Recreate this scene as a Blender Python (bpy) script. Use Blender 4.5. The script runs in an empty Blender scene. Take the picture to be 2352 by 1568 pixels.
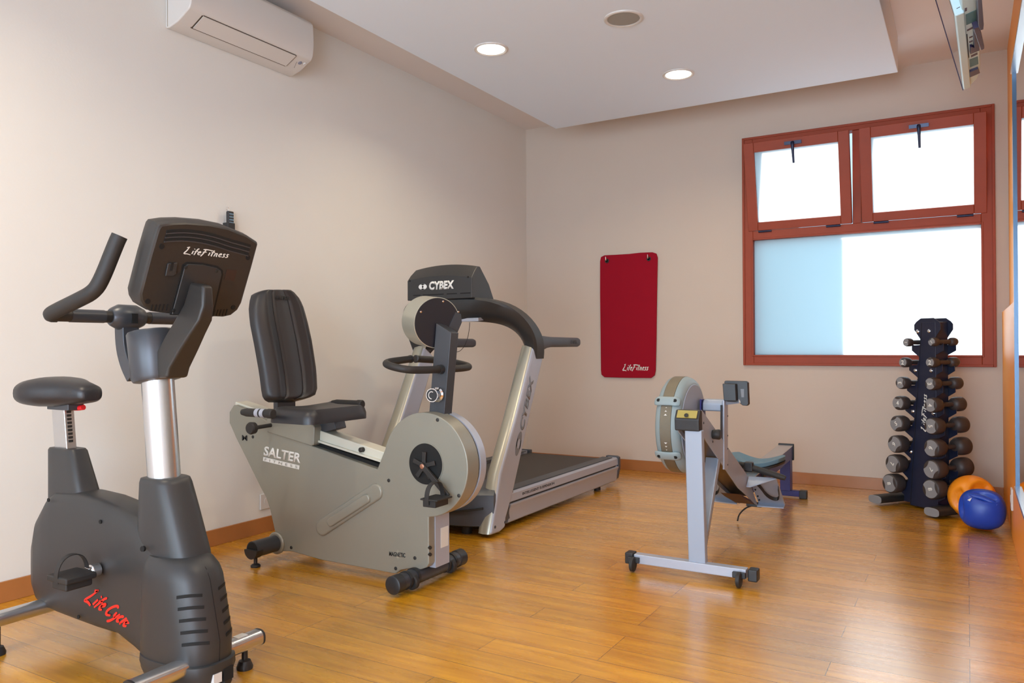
import bpy, bmesh, math, random
from mathutils import Vector, Matrix
random.seed(7)
PI = math.pi
V = Vector
S = bpy.context.scene
COL = S.collection

# ------------------------------------------------------------------ camera
CAM_H = 1.08
FPX = 1775.146
YAW, PIT, ROL = (math.radians(a) for a in (30.4894, 0.3086, -0.2971))
_fw = V((-math.sin(YAW)*math.cos(PIT), math.cos(YAW)*math.cos(PIT), math.sin(PIT)))
_r0 = V((math.cos(YAW), math.sin(YAW), 0))
_u0 = _r0.cross(_fw)
_rt = _r0*math.cos(ROL) + _u0*math.sin(ROL)
_up = -_r0*math.sin(ROL) + _u0*math.cos(ROL)
CPOS = V((0, 0, CAM_H))
cd = bpy.data.cameras.new('camera'); cam = bpy.data.objects.new('camera', cd); COL.objects.link(cam)
cd.sensor_width = 36; cd.lens = 36*FPX/2352; cd.clip_start = .05
cam.matrix_world = Matrix(((_rt.x, _up.x, -_fw.x, 0), (_rt.y, _up.y, -_fw.y, 0), (_rt.z, _up.z, -_fw.z, CAM_H), (0, 0, 0, 1)))
S.camera = cam

# measuring helpers: where the sight line through a pixel of the photo meets a real plane of the room
def ray(px, py): return _fw + _rt*((px-1176)/FPX) - _up*((py-784)/FPX)
def onP(px, py, P, n):
    d = ray(px, py); n = V(n); return CPOS + d*((V(P)-CPOS).dot(n)/d.dot(n))
def onX(px, py, x): return onP(px, py, (x, 0, 0), (1, 0, 0))
def onY(px, py, y): return onP(px, py, (0, y, 0), (0, 1, 0))
def onZ(px, py, z=0): return onP(px, py, (0, 0, z), (0, 0, 1))

# ------------------------------------------------------------------ world, sun, big lights, exposure
S.view_settings.view_transform = 'Standard'; S.view_settings.look = 'None'
S.view_settings.gamma = 1; S.view_settings.use_curve_mapping = False
S.view_settings.exposure = 0.0
S.cycles.use_denoising = True
S.cycles.max_bounces = 10; S.cycles.diffuse_bounces = 5; S.cycles.glossy_bounces = 4
S.cycles.sample_clamp_indirect = 6.0
S.cycles.caustics_reflective = True; S.cycles.caustics_refractive = False
W = bpy.data.worlds.new('sky'); S.world = W; W.use_nodes = True
bg = W.node_tree.nodes['Background']; bg.inputs[0].default_value = (.46, .80, 1.0, 1); bg.inputs[1].default_value = 1.6

def light(name, kind, loc, target, energy, color, **kw):
    l = bpy.data.lights.new(name, kind); l.energy = energy; l.color = color
    for k, v in kw.items(): setattr(l, k, v)
    o = bpy.data.objects.new(name, l); COL.objects.link(o); o.location = loc
    o.rotation_euler = (V(target)-V(loc)).to_track_quat('-Z', 'Y').to_euler()
    return o
SUN = V((.40, -.79, -.46)).normalized()
light('sun', 'SUN', V((-1, 7, 3))-SUN*4, V((-1, 7, 3)), 8.0, (1.0, .98, .95), angle=.01)
# added cool fill, daylight of an unseen source behind the photographer, and the warm ceiling lighting of the rear half of the room
light('rear_fill_daylight', 'AREA', (-1.5, -3.6, 1.3), (-1.7, 4, 2.8), 180, (.66, .84, 1.0), shape='RECTANGLE', size=3.4, size_y=2.3)
# added cool area light, unseen source at the right, for right-facing sides
light('side_fill_daylight', 'AREA', (.15, -1.35, 1.25), (-2.9, 3.4, 1.15), 175, (.52, .76, 1.0), shape='RECTANGLE', size=1.9, size_y=2.1)

# ------------------------------------------------------------------ materials
def lin(c):
    if isinstance(c, str):
        c = c.lstrip('#'); c = [int(c[i:i+2], 16)/255 for i in (0, 2, 4)]
        c = [(x/12.92 if x <= .04045 else ((x+.055)/1.055)**2.4) for x in c]
    return (c[0], c[1], c[2], 1)
def mat(name, col, rough=.5, metal=0, bump=0, bscale=200, coat=0, vary=0, vscale=3, spec=.5, emit=None, estr=0):
    m = bpy.data.materials.new(name); m.use_nodes = True; nt = m.node_tree; b = nt.nodes['Principled BSDF']
    b.inputs['Base Color'].default_value = lin(col); b.inputs['Roughness'].default_value = rough
    b.inputs['Metallic'].default_value = metal; b.inputs['Coat Weight'].default_value = coat
    b.inputs['Coat Roughness'].default_value = .15; b.inputs['Specular IOR Level'].default_value = spec
    if emit is not None:
        b.inputs['Emission Color'].default_value = lin(emit); b.inputs['Emission Strength'].default_value = estr
    tc = nt.nodes.new('ShaderNodeTexCoord')
    if bump:
        n = nt.nodes.new('ShaderNodeTexNoise'); n.inputs['Scale'].default_value = bscale; n.inputs['Detail'].default_value = 3
        nt.links.new(tc.outputs['Object'], n.inputs['Vector'])
        bp = nt.nodes.new('ShaderNodeBump'); bp.inputs['Strength'].default_value = bump; bp.inputs['Distance'].default_value = .002
        nt.links.new(n.outputs['Fac'], bp.inputs['Height']); nt.links.new(bp.outputs['Normal'], b.inputs['Normal'])
    if vary:
        n2 = nt.nodes.new('ShaderNodeTexNoise'); n2.inputs['Scale'].default_value = vscale; n2.inputs['Detail'].default_value = 2
        nt.links.new(tc.outputs['Object'], n2.inputs['Vector'])
        hs = nt.nodes.new('ShaderNodeHueSaturation'); hs.inputs['Color'].default_value = lin(col)
        mr = nt.nodes.new('ShaderNodeMapRange'); mr.inputs[3].default_value = 1-vary; mr.inputs[4].default_value = 1+vary
        nt.links.new(n2.outputs['Fac'], mr.inputs[0]); nt.links.new(mr.outputs[0], hs.inputs['Value'])
        nt.links.new(hs.outputs['Color'], b.inputs['Base Color'])
    return m
M = {}
M['wall'] = mat('wall_paint', (.735, .725, .69), .85, bump=.15, bscale=90, vary=.02)
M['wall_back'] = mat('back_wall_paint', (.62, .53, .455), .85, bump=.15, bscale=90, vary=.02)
M['orange'] = mat('orange_paint', (.93, .33, .03), .42, bump=.05, bscale=120)
M['ceil'] = mat('ceiling_cool_tinted', (.76, .86, .99), .9)  # bluish tint puts cool light into the panel colour
M['ceil2'] = mat('upper_ceiling_paint', (.78, .74, .72), .9)
M['base'] = mat('baseboard_wood', (.40, .155, .045), .4, vary=.12, vscale=8, coat=.2)
M['winwood'] = mat('window_wood', (.33, .060, .026), .5, vary=.12, vscale=6, spec=.3)
M['black'] = mat('black_plastic', (.018, .018, .02), .45, bump=.1)
M['rubber'] = mat('black_rubber', (.020, .018, .017), .6, bump=.15, bscale=300)
M['char'] = mat('charcoal_plastic', (.030, .030, .031), .42, bump=.12, bscale=500)
M['char2'] = mat('charcoal_dark_plastic', (.026, .023, .021), .42, bump=.12, bscale=500)
M['steelgrey'] = mat('grey_metallic_paint', (.062, .067, .078), .36, metal=.35)
M['alu'] = mat('brushed_aluminium', (.62, .63, .65), .26, metal=.95)
M['chrome'] = mat('chrome', (.75, .75, .76), .14, metal=1)
M['silver'] = mat('silver_paint', (.43, .46, .54), .38, metal=.25)
M['olive'] = mat('champagne_grey_paint', (.27, .26, .215), .36, metal=.2, vary=.03)
M['olive2'] = mat('champagne_silver_paint', (.46, .45, .37), .3, metal=.5)
M['cream'] = mat('cream_enamel', (.62, .60, .50), .35)
M['leather'] = mat('black_vinyl', (.010, .010, .014), .42, bump=.12, bscale=350, spec=.7)
M['dark'] = mat('dark_hole', (.004, .004, .004), .8)
M['white'] = mat('white_plastic', (.66, .64, .62), .4)
M['label'] = mat('white_print', (.75, .74, .70), .5)
M['labelgrey'] = mat('grey_print', (.18, .19, .21), .5)
M['redprint'] = mat('red_print', (.80, .02, .012), .4)
M['blackprint'] = mat('black_print', (.015, .015, .015), .5)
M['redplastic'] = mat('red_plastic', (.7, .01, .015), .35)
M['rowgrey'] = mat('rower_grey_paint', (.34, .39, .48), .42, metal=.1)
M['rowcage'] = mat('rower_cage_plastic', (.27, .335, .35), .42)
M['rownavy'] = mat('rower_navy_paint', (.022, .02, .17), .4)
M['rowseat'] = mat('rower_seat_foam', (.10, .20, .27), .5)
M['mesh'] = mat('perforated_steel', (.19, .165, .12), .42, metal=.6, bump=.8, bscale=600)
M['matred'] = mat('red_foam', (.31, .0, .014), .8, spec=.25, bump=.25, bscale=500)
M['rack'] = mat('rack_black_paint', (.012, .016, .04), .38, bump=.1, bscale=600)
M['dbrub'] = mat('dumbbell_rubber', (.045, .035, .033), .5, bump=.1, bscale=400)
M['dbgrey'] = mat('dumbbell_end_plate', (.24, .24, .25), .45)
M['ballo'] = mat('orange_rubber', (.92, .30, .012), .38, bump=.06, bscale=300)
M['ballb'] = mat('blue_rubber', (.008, .055, .42), .38, bump=.06, bscale=300)
M['tvsilver'] = mat('tv_silver_plastic', (.60, .84, .94), .35)
M['tvdark'] = mat('tv_bracket_paint', (.035, .025, .07), .4)
M['screen'] = mat('tv_glass', (.02, .02, .022), .06, spec=1.0, coat=1)
M['belt'] = mat('treadmill_belt', (.030, .028, .027), .5, bump=.35, bscale=250)
M['deckdark'] = mat('treadmill_grey_plastic', (.055, .065, .085), .42, bump=.1, bscale=400)
M['footrest'] = mat('treadmill_footrest', (.07, .08, .095), .5, bump=.3, bscale=300)
M['led'] = mat('lamp_diffuser', (1, 1, .95), .5, emit=(1, .93, .78), estr=9)
M['winhandle'] = mat('handle_dark_metal', (.012, .02, .06), .35, metal=.3)
M['pillar'] = mat('exterior_render', (.22, .24, .26), .9)
# mirror
m = bpy.data.materials.new('mirror_glass'); m.use_nodes = True; b = m.node_tree.nodes['Principled BSDF']
b.inputs['Metallic'].default_value = 1; b.inputs['Roughness'].default_value = .01; b.inputs['Base Color'].default_value = (.86, .88, .88, 1); M['mirror'] = m
# frosted glass
m = bpy.data.materials.new('frosted_glass'); m.use_nodes = True; nt = m.node_tree; nt.nodes.remove(nt.nodes['Principled BSDF'])
tr = nt.nodes.new('ShaderNodeBsdfTranslucent'); tr.inputs[0].default_value = (.93, .95, .96, 1)
gl = nt.nodes.new('ShaderNodeBsdfGlossy'); gl.inputs['Roughness'].default_value = .3; gl.inputs[0].default_value = (.8, .8, .8, 1)
mx = nt.nodes.new('ShaderNodeMixShader'); mx.inputs[0].default_value = .03
nt.links.new(tr.outputs[0], mx.inputs[1]); nt.links.new(gl.outputs[0], mx.inputs[2]); nt.links.new(mx.outputs[0], nt.nodes['Material Output'].inputs[0]); M['frost'] = m
# wood plank floor (planks run along x)
def floor_mat():
    m = bpy.data.materials.new('wood_plank_floor'); m.use_nodes = True; nt = m.node_tree; b = nt.nodes['Principled BSDF']; N = nt.nodes.new; L = nt.links.new
    tc = N('ShaderNodeTexCoord')
    br = N('ShaderNodeTexBrick'); br.inputs['Scale'].default_value = 1; br.inputs['Brick Width'].default_value = 1.1; br.inputs['Row Height'].default_value = .128
    br.inputs['Mortar Size'].default_value = .0012; br.inputs['Mortar Smooth'].default_value = .3; br.offset = .37; br.offset_frequency = 3
    br.inputs['Color1'].default_value = (0, 0, 0, 1); br.inputs['Color2'].default_value = (1, 1, 1, 1); br.inputs['Mortar'].default_value = (.5, .5, .5, 1); br.inputs['Bias'].default_value = 0
    L(tc.outputs['Object'], br.inputs['Vector'])
    mp = N('ShaderNodeMapping'); mp.inputs['Scale'].default_value = (1.1, 11, 1)
    L(tc.outputs['Object'], mp.inputs[0])
    off = N('ShaderNodeVectorMath'); off.operation = 'MULTIPLY_ADD'; off.inputs[1].default_value = (7, 5, 3); L(br.outputs['Color'], off.inputs[0]); L(mp.outputs[0], off.inputs[2])
    n1 = N('ShaderNodeTexNoise'); n1.inputs['Scale'].default_value = 2.2; n1.inputs['Detail'].default_value = 6; n1.inputs['Distortion'].default_value = .9; L(off.outputs[0], n1.inputs['Vector'])
    cr = N('ShaderNodeValToRGB'); e = cr.color_ramp.elements
    e[0].position = .3; e[0].color = (.50, .205, .007, 1); e[1].position = .72; e[1].color = (.72, .34, .014, 1)
    L(n1.outputs['Fac'], cr.inputs[0])
    hs = N('ShaderNodeHueSaturation'); mr = N('ShaderNodeMapRange'); mr.inputs[3].default_value = .84; mr.inputs[4].default_value = 1.14
    L(br.outputs['Color'], mr.inputs[0]); L(mr.outputs[0], hs.inputs['Value']); L(cr.outputs[0], hs.inputs['Color'])
    mix = N('ShaderNodeMix'); mix.data_type = 'RGBA'; L(br.outputs['Fac'], mix.inputs['Factor']); L(hs.outputs[0], mix.inputs['A']); mix.inputs['B'].default_value = (.13, .06, .02, 1)
    L(mix.outputs['Result'], b.inputs['Base Color'])
    n2 = N('ShaderNodeTexNoise'); n2.inputs['Scale'].default_value = 3; L(off.outputs[0], n2.inputs['Vector'])
    mr2 = N('ShaderNodeMapRange'); mr2.inputs[3].default_value = .22; mr2.inputs[4].default_value = .34; L(n2.outputs['Fac'], mr2.inputs[0]); L(mr2.outputs[0], b.inputs['Roughness'])
    b.inputs['Specular IOR Level'].default_value = .55
    b.inputs['Coat Weight'].default_value = 1; b.inputs['Coat IOR'].default_value = 1.75; b.inputs['Coat Roughness'].default_value = .22
    bp = N('ShaderNodeBump'); bp.inputs['Strength'].default_value = .35; bp.inputs['Distance'].default_value = .0012; bp.invert = True
    L(br.outputs['Fac'], bp.inputs['Height']); L(bp.outputs[0], b.inputs['Normal'])
    return m
M['floor'] = floor_mat()

# ------------------------------------------------------------------ mesh builder
class MB:
    def __init__(s): s.bm = bmesh.new()
    def face(s, pts):
        vs = [s.bm.verts.new(p) for p in pts]
        try: return s.bm.faces.new(vs)
        except ValueError: return None
    def prism(s, pts, vec):
        pts = [V(p) for p in pts]; vec = V(vec); n = len(pts)
        a = [s.bm.verts.new(p) for p in pts]; b = [s.bm.verts.new(p+vec) for p in pts]
        s.bm.faces.new(a); s.bm.faces.new(list(reversed(b)))
        for i in range(n): s.bm.faces.new((a[(i+1) % n], a[i], b[i], b[(i+1) % n]))
        return s
    def box(s, lo, hi):
        (x0, y0, z0), (x1, y1, z1) = lo, hi
        return s.prism([(x0, y0, z0), (x1, y0, z0), (x1, y1, z0), (x0, y1, z0)], (0, 0, z1-z0))
    def obox(s, c, ax, ay, az, sx, sy, sz):
        c = V(c); ax, ay, az = V(ax).normalized()*sx/2, V(ay).normalized()*sy/2, V(az).normalized()*sz/2
        return s.prism([c-ax-ay-az, c+ax-ay-az, c+ax+ay-az, c-ax+ay-az], az*2)
    def loft(s, rings, cap=True, closed=True):
        R = [[s.bm.verts.new(p) for p in r] for r in rings]; n = len(R[0])
        for i in range(len(R)-1):
            for j in range(n if closed else n-1):
                k = (j+1) % n
                s.bm.faces.new((R[i][j], R[i][k], R[i+1][k], R[i+1][j]))
        if cap and closed: s.bm.faces.new(list(reversed(R[0]))); s.bm.faces.new(R[-1])
        return s
    def cyl(s, a, b, r, r2=None, n=24):
        a, b = V(a), V(b); d = (b-a).normalized(); r2 = r if r2 is None else r2
        u = d.orthogonal().normalized(); w = d.cross(u)
        return s.loft([[p+(u*math.cos(t)+w*math.sin(t))*q for t in [2*PI*i/n for i in range(n)]] for p, q in ((a, r), (b, r2))])
    def ovalbar(s, a, b, up, rw, rh, n=24, e=2.6):
        a, b = V(a), V(b); d = (b-a).normalized(); w = d.cross(V(up)).normalized(); h = w.cross(d)
        def rg(p): return [p+w*rw*sgnp(math.cos(t), 2/e)+h*rh*sgnp(math.sin(t), 2/e) for t in [2*PI*i/n for i in range(n)]]
        return s.loft([rg(a), rg(b)])
    def lathe(s, c, axis, prof, n=32):   # prof = (distance along axis, radius)
        c, d = V(c), V(axis).normalized(); u = d.orthogonal().normalized(); w = d.cross(u)
        rings = [[c+d*h+(u*math.cos(t)+w*math.sin(t))*max(r, 1e-4) for t in [2*PI*i/n for i in range(n)]] for h, r in prof]
        return s.loft(rings)
    def tube(s, path, r, n=16, smooth=0, rs=None, cap=True, closed=False):
        P = [V(p) for p in path]
        for _ in range(smooth):
            Q = [P[0]]
            for i in range(len(P)-1): Q += [P[i]*.75+P[i+1]*.25, P[i]*.25+P[i+1]*.75]
            P = Q+[P[-1]]
            if rs:
                q = [rs[0]]
                for i in range(len(rs)-1): q += [rs[i]*.75+rs[i+1]*.25, rs[i]*.25+rs[i+1]*.75]
                rs = q+[rs[-1]]
        m = len(P); T = []
        for i in range(m):
            a = P[max(i-1, 0)]; b = P[min(i+1, m-1)]; T.append((b-a).normalized())
        u = T[0].orthogonal().normalized(); rings = []
        for i in range(m):
            u = (u-T[i]*u.dot(T[i])).normalized(); w = T[i].cross(u); rr = rs[i] if rs else r
            rings.append([P[i]+(u*math.cos(t)+w*math.sin(t))*rr for t in [2*PI*k/n for k in range(n)]])
        return s.loft(rings, cap=cap)
    def ribbon(s, path, width_dir, w, nrm_t, smooth=2):
        P = [V(p) for p in path]
        for _ in range(smooth):
            Q = [P[0]]
            for i in range(len(P)-1): Q += [P[i]*.75+P[i+1]*.25, P[i]*.25+P[i+1]*.75]
            P = Q+[P[-1]]
        wd = V(width_dir).normalized(); rings = []
        for i in range(len(P)):
            t = (P[min(i+1, len(P)-1)]-P[max(i-1, 0)]).normalized(); nn = t.cross(wd).normalized()
            rings.append([P[i]+wd*a*w/2+nn*b*nrm_t/2 for a, b in ((-1, -1), (1, -1), (1, 1), (-1, 1))])
        return s.loft(rings)
    def sphere(s, c, r, sc=(1, 1, 1), f=None, seg=32, rg=20):
        c = V(c); rows = []
        for i in range(1, rg):
            th = PI*i/rg; row = []
            for j in range(seg):
                ph = 2*PI*j/seg; d = V((math.sin(th)*math.cos(ph), math.sin(th)*math.sin(ph), math.cos(th)))
                k = f(d) if f else 1; row.append(s.bm.verts.new(c+V((d.x*sc[0], d.y*sc[1], d.z*sc[2]))*r*k))
            rows.append(row)
        t = s.bm.verts.new(c+V((0, 0, sc[2]*r*(f(V((0, 0, 1))) if f else 1)))); b = s.bm.verts.new(c-V((0, 0, sc[2]*r*(f(V((0, 0, -1))) if f else 1))))
        for j in range(seg):
            k = (j+1) % seg
            s.bm.faces.new((t, rows[0][j], rows[0][k])); s.bm.faces.new((b, rows[-1][k], rows[-1][j]))
            for i in range(len(rows)-1): s.bm.faces.new((rows[i][j], rows[i+1][j], rows[i+1][k], rows[i][k]))
        return s
def sgnp(x, p): return math.copysign(abs(x)**p, x)

def tag(o, label=None, cat=None, group=None, kind=None):
    for k, v in (('label', label), ('category', cat), ('group', group), ('kind', kind)):
        if v: o[k] = v
    return o
def world_off(p):
    o = V((0, 0, 0))
    while p is not None: o += p.location; p = p.parent
    return o
def obj(name, mb, material, parent=None, bevel=0, seg=2, ang=35, label=None, local=False, smooth=True):
    bm = mb.bm if isinstance(mb, MB) else mb
    bmesh.ops.recalc_face_normals(bm, faces=bm.faces)
    if parent is not None and not local:
        off = world_off(parent)
        for v in bm.verts: v.co -= off
    me = bpy.data.meshes.new(name); bm.to_mesh(me); bm.free()
    if material: me.materials.append(material)
    if smooth:
        for p in me.polygons: p.use_smooth = True
        me.set_sharp_from_angle(angle=math.radians(ang))
    o = bpy.data.objects.new(name, me); COL.objects.link(o)
    if parent is not None: o.parent = parent
    if bevel:
        b = o.modifiers.new('bevel', 'BEVEL'); b.width = bevel; b.segments = seg; b.limit_method = 'ANGLE'; b.angle_limit = math.radians(30); b.harden_normals = True
    if label: o['label'] = label
    return o
def thing(name, label, cat, loc=(0, 0, 0), group=None, rotz=0, kind=None):
    o = bpy.data.objects.new(name, None); COL.objects.link(o); o.location = loc; o.rotation_euler.z = rotz; o.empty_display_size = .1
    return tag(o, label, cat, group, kind)
def struct(name, mb, material, parent=None, **kw):
    o = obj(name, mb, material, parent, **kw)
    if parent is None: o['kind'] = 'structure'
    return o

# lettering --------------------------------------------------------
def place_text(s, O, xd, yd, size, extrude=.0006, bold=0, shear=0, width=None, height=None, space=1.0):
    """mesh of a word: O is the lower left corner, xd/yd the directions along and up"""
    cu = bpy.data.curves.new('word', 'FONT'); cu.body = s; cu.size = 1; cu.offset = bold; cu.shear = shear; cu.space_character = space; cu.resolution_u = 3
    t = bpy.data.objects.new('word', cu); me = bpy.data.meshes.new_from_object(t)
    bm = bmesh.new(); bm.from_mesh(me); bpy.data.objects.remove(t); bpy.data.curves.remove(cu); bpy.data.meshes.remove(me)
    x0 = min(v.co.x for v in bm.verts); x1 = max(v.co.x for v in bm.verts); y0 = min(v.co.y for v in bm.verts); y1 = max(v.co.y for v in bm.verts)
    xd, yd = V(xd).normalized(), V(yd).normalized(); nd = xd.cross(yd).normalized()
    sx = width/(x1-x0) if width else size; sy = height/(y1-y0) if height else (size if size else sx)
    O = V(O)
    for v in bm.verts: v.co = O+xd*(v.co.x-x0)*sx+yd*(v.co.y-y0)*sy+nd*.0004
    r = bmesh.ops.extrude_face_region(bm, geom=list(bm.faces))
    for v in r['geom']:
        if isinstance(v, bmesh.types.BMVert): v.co += nd*extrude
    mb = MB(); mb.bm.free(); mb.bm = bm; return mb
# brush-script strokes (unit cell: x advance, strokes)
ST = {
 'L': (.80, [[(.10, .95), (.42, 1.08)], [(.36, 1.06), (.22, .55), (-.05, .08), (.0, -.05), (.35, .02), (.80, -.12)]]),
 'i': (.36, [[(.20, .55), (.12, .05)], [(.26, .80), (.30, .88)]]),
 'f': (.42, [[(.48, .95), (.32, .92), (.18, .45), (.06, -.08)], [(.02, .50), (.42, .56)]]),
 'e': (.50, [[(.08, .28), (.38, .38), (.36, .56), (.18, .52), (.05, .22), (.16, .0), (.42, .10)]]),
 'F': (.85, [[(.10, .92), (.50, .98), (1.55, .84)], [(.45, .95), (.30, .45), (.02, -.18)], [(.12, .50), (.60, .56)]]),
 't': (.45, [[(.34, .95), (.16, .35), (.12, .05), (.22, .0)], [(.02, .62), (.46, .66)]]),
 'n': (.58, [[(.14, .55), (.04, .0)], [(.10, .35), (.30, .56), (.40, .48), (.32, .05), (.46, .0)]]),
 's': (.46, [[(.42, .52), (.22, .56), (.14, .42), (.32, .24), (.26, .04), (.0, .02)]]),
 'C': (.80, [[(.74, .82), (.52, .96), (.20, .70), (.02, .25), (.22, -.04), (.62, .10)]]),
 'y': (.52, [[(.10, .54), (.10, .22), (.30, .20)], [(.46, .54), (.28, .0), (.02, -.36), (-.10, -.26)]]),
 'c': (.46, [[(.42, .46), (.26, .54), (.06, .28), (.14, .02), (.38, .06)]]),
 'l': (.34, [[(.40, .95), (.18, .40), (.08, .04), (.20, .0)]]),
 ' ': (.35, []),
 'Y': (.8, [[(.0, 1), (.36, .5), (.34, 0)], [(.75, 1), (.36, .5)]]),
}
def brush(word, A, B, up, w=.10, thick=.0006):
    A, B = V(A), V(B); tot = sum(ST[c][0] for c in word); xd = (B-A)/tot; up = V(up); nd = xd.cross(up).normalized(); mb = MB(); x = 0
    sh = .22
    for c in word:
        for st in ST[c][1]:
            P = [V((px+x+py*sh, py, 0)) for px, py in st]
            if len(P) > 2:
                for _ in range(2):
                    Q = [P[0]]
                    for i in range(len(P)-1): Q += [P[i]*.75+P[i+1]*.25, P[i]*.25+P[i+1]*.75]
                    P = Q+[P[-1]]
            Lf, Rt = [], []; n = len(P)
            for i in range(n):
                t = (P[min(i+1, n-1)]-P[max(i-1, 0)]).normalized(); q = V((-t.y, t.x, 0)); ww = w*(.55+.45*math.sin(PI*(i+.6)/(n+.2)))
                Lf.append(P[i]+q*ww/2); Rt.append(P[i]-q*ww/2)
            f = lambda p, h: A+xd*p.x+up*p.y+nd*h
            mb.loft([[f(Lf[i], .0003), f(Rt[i], .0003), f(Rt[i], thick+.0003), f(Lf[i], thick+.0003)] for i in range(n)])
        x += ST[c][0]
    return mb
def screw(mb, p, n, r=.006, h=.004):
    p, n = V(p), V(n).normalized(); return mb.lathe(p-n*.001, n, [(0, r), (h*.6, r*.95), (h, r*.5)], 12)
# ------------------------------------------------------------------ room shell
XL, YB, ZC, XR, XRU, YF = -3.542, 6.2916, 3.095, .209, .252, -3.9
WX1, WX2, WZ1, WZ2 = -1.5449, .1745, .9146, 2.73
struct('floor', MB().box((XL-.2, YF-.2, -.1), (XRU+.2, YB+.25, 0)), M['floor'])
struct('wall_left', MB().box((XL-.2, YF-.2, 0), (XL, YB+.25, ZC+.2)), M['wall'])
mb = MB(); i = .02
mb.box((XL, YB, 0), (WX1+i, YB+.09, ZC+.2)); mb.box((WX2-i, YB, 0), (XRU+.2, YB+.09, ZC+.2))
mb.box((WX1+i, YB, 0), (WX2-i, YB+.09, WZ1+i)); mb.box((WX1+i, YB, WZ2-i), (WX2-i, YB+.09, ZC+.2))
struct('wall_back', mb, M['wall_back'])
struct('wall_right', MB().box((XRU, YF-.2, 0), (XRU+.2, YB, ZC+.2)), M['orange'])
struct('wall_front', MB().box((XL, YF-.2, 0), (XRU, YF, ZC+.2)), M['wall'])
struct('ceiling', MB().box((XL, YF, ZC), (XRU, YB, ZC+.2)), M['ceil2'])
zt = onX(2305, 713, XR).z
struct('wall_right_wainscot', MB().box((XR, YF, 0), (XRU, YB, zt)), M['orange'], bevel=.004)
BX1, BX2, BYB, BZ = -2.9001, -.3775, 5.6516, 2.8588
struct('ceiling_dropped_panel', MB().box((BX1, YF+.6, BZ), (BX2, BYB, ZC)), M['ceil'], bevel=.004)
struct('baseboard_left', MB().box((XL, YF, 0), (XL+.012, YB, .0895)), M['base'], bevel=.002)
struct('baseboard_back', MB().box((XL+.012, YB-.012, 0), (XR, YB, .0895)), M['base'], bevel=.002)

# window -----------------------------------------------------------
win = thing('window_1', None, None, ((WX1+WX2)/2, YB, WZ1)); win['kind'] = 'structure'
g = [onY(x, y, YB+.03) for x, y in ((1733, 552), (2254, 517), (2255, 815), (1734, 815))]
gx0, gx1, gz0, gz1 = (g[0].x+g[3].x)/2, (g[1].x+g[2].x)/2, (g[2].z+g[3].z)/2, (g[0].z+g[1].z)/2
mxa, mxb = onY(1958, 300, YB+.02).x, onY(1978, 300, YB+.02).x      # mullion
ztr = onY(1850, 535, YB+.0).z; 
sz0 = (onY(1728, 528, YB).z+onY(2258, 492, YB).z)/2
yf0, yf1 = YB-.016, YB+.085
fr = MB(); a = .072
fr.box((WX1, yf0, WZ1), (gx0, yf1, WZ2)); fr.box((gx1, yf0, WZ1), (WX2, yf1, WZ2))
fr.box((gx0, yf0, WZ1), (gx1, yf1, gz0)); fr.box((gx0, yf0, WZ2-.05), (gx1, yf1, WZ2))
fr.box((gx0, yf0, gz1), (gx1, yf1, sz0-.004)); fr.box((mxa, yf0+.01, sz0-.004), (mxb, yf1, WZ2-.05))
obj('window_frame', fr, M['winwood'], win, bevel=.004)
b2 = MB()      # beading round the outer frame and round the fixed pane
def rim(mb, x0, x1, z0, z1, w, ya, yb):
    mb.box((x0, ya, z0), (x0+w, yb, z1)); mb.box((x1-w, ya, z0), (x1, yb, z1)); mb.box((x0+w, ya, z0), (x1-w, yb, z0+w)); mb.box((x0+w, ya, z1-w), (x1-w, yb, z1))
rim(b2, WX1+.0, WX2-.0, WZ1, WZ2, .018, yf0-.008, yf0+.004)
rim(b2, gx0-.014, gx1+.014, gz0-.014, gz1+.014, .014, yf0-.004, yf0+.004)
obj('beading', b2, M['winwood'], win, bevel=.003)
obj('pane', MB().box((gx0, YB+.03, gz0), (gx1, YB+.036, gz1)), M['frost'], win, label='large fixed frosted pane')
TH = math.atan2(.145, .66)
def sash(xa, xb, hpx):
    zb = WZ2-.062; c, s_ = math.cos(TH), math.sin(TH); y0 = YB-.002
    def T(x, y, z): # rotate about bottom edge, top comes into the room
        dz, dy = z-sz0, y
        return V((x, y0+dy*c-dz*s_, sz0+dz*c+dy*s_))
    def bx(mb, x0, x1, ya, yb, z0, z1): return mb.prism([T(x0, ya, z0), T(x1, ya, z0), T(x1, yb, z0), T(x0, yb, z0)], T(0, 0, z1)-T(0, 0, z0))
    w = .076; m_ = MB()
    bx(m_, xa, xa+w, -.02, .035, sz0, zb); bx(m_, xb-w, xb, -.02, .035, sz0, zb); bx(m_, xa+w, xb-w, -.02, .035, sz0, sz0+w*.85); bx(m_, xa+w, xb-w, -.02, .035, zb-w, zb)
    s = obj('sash', m_, M['winwood'], win, bevel=.004, label='tilted upper sash')
    obj('pane', bx(MB(), xa+w, xb-w, .005, .011, sz0+w*.85, zb-w), M['frost'], s)
    xm = (xa+xb)/2 - .01; h = MB(); bx(h, xm-.062, xm+.062, -.034, -.02, zb-w+.025, zb-w+.05)
    h.tube([T(xm, -.034, zb-w+.038), T(xm, -.055, zb-w+.036), T(xm+.002, -.058, zb-w+.0), T(xm+.004, -.056, zb-w-.115)], .01, smooth=2, rs=[.012, .013, .011, .008])
    obj('handle', h, M['winhandle'], s, bevel=.002, label='dark metal lever handle')
    for xh in (xa+.13, xb-.13):
        obj('hinge', MB().cyl((xh-.05, YB-.024, sz0-.012), (xh+.05, YB-.024, sz0-.012), .008), M['winhandle'], win)
sash(gx0-.035, mxa-.004, 0); sash(mxb+.004, gx1+.035, 0)
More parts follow.
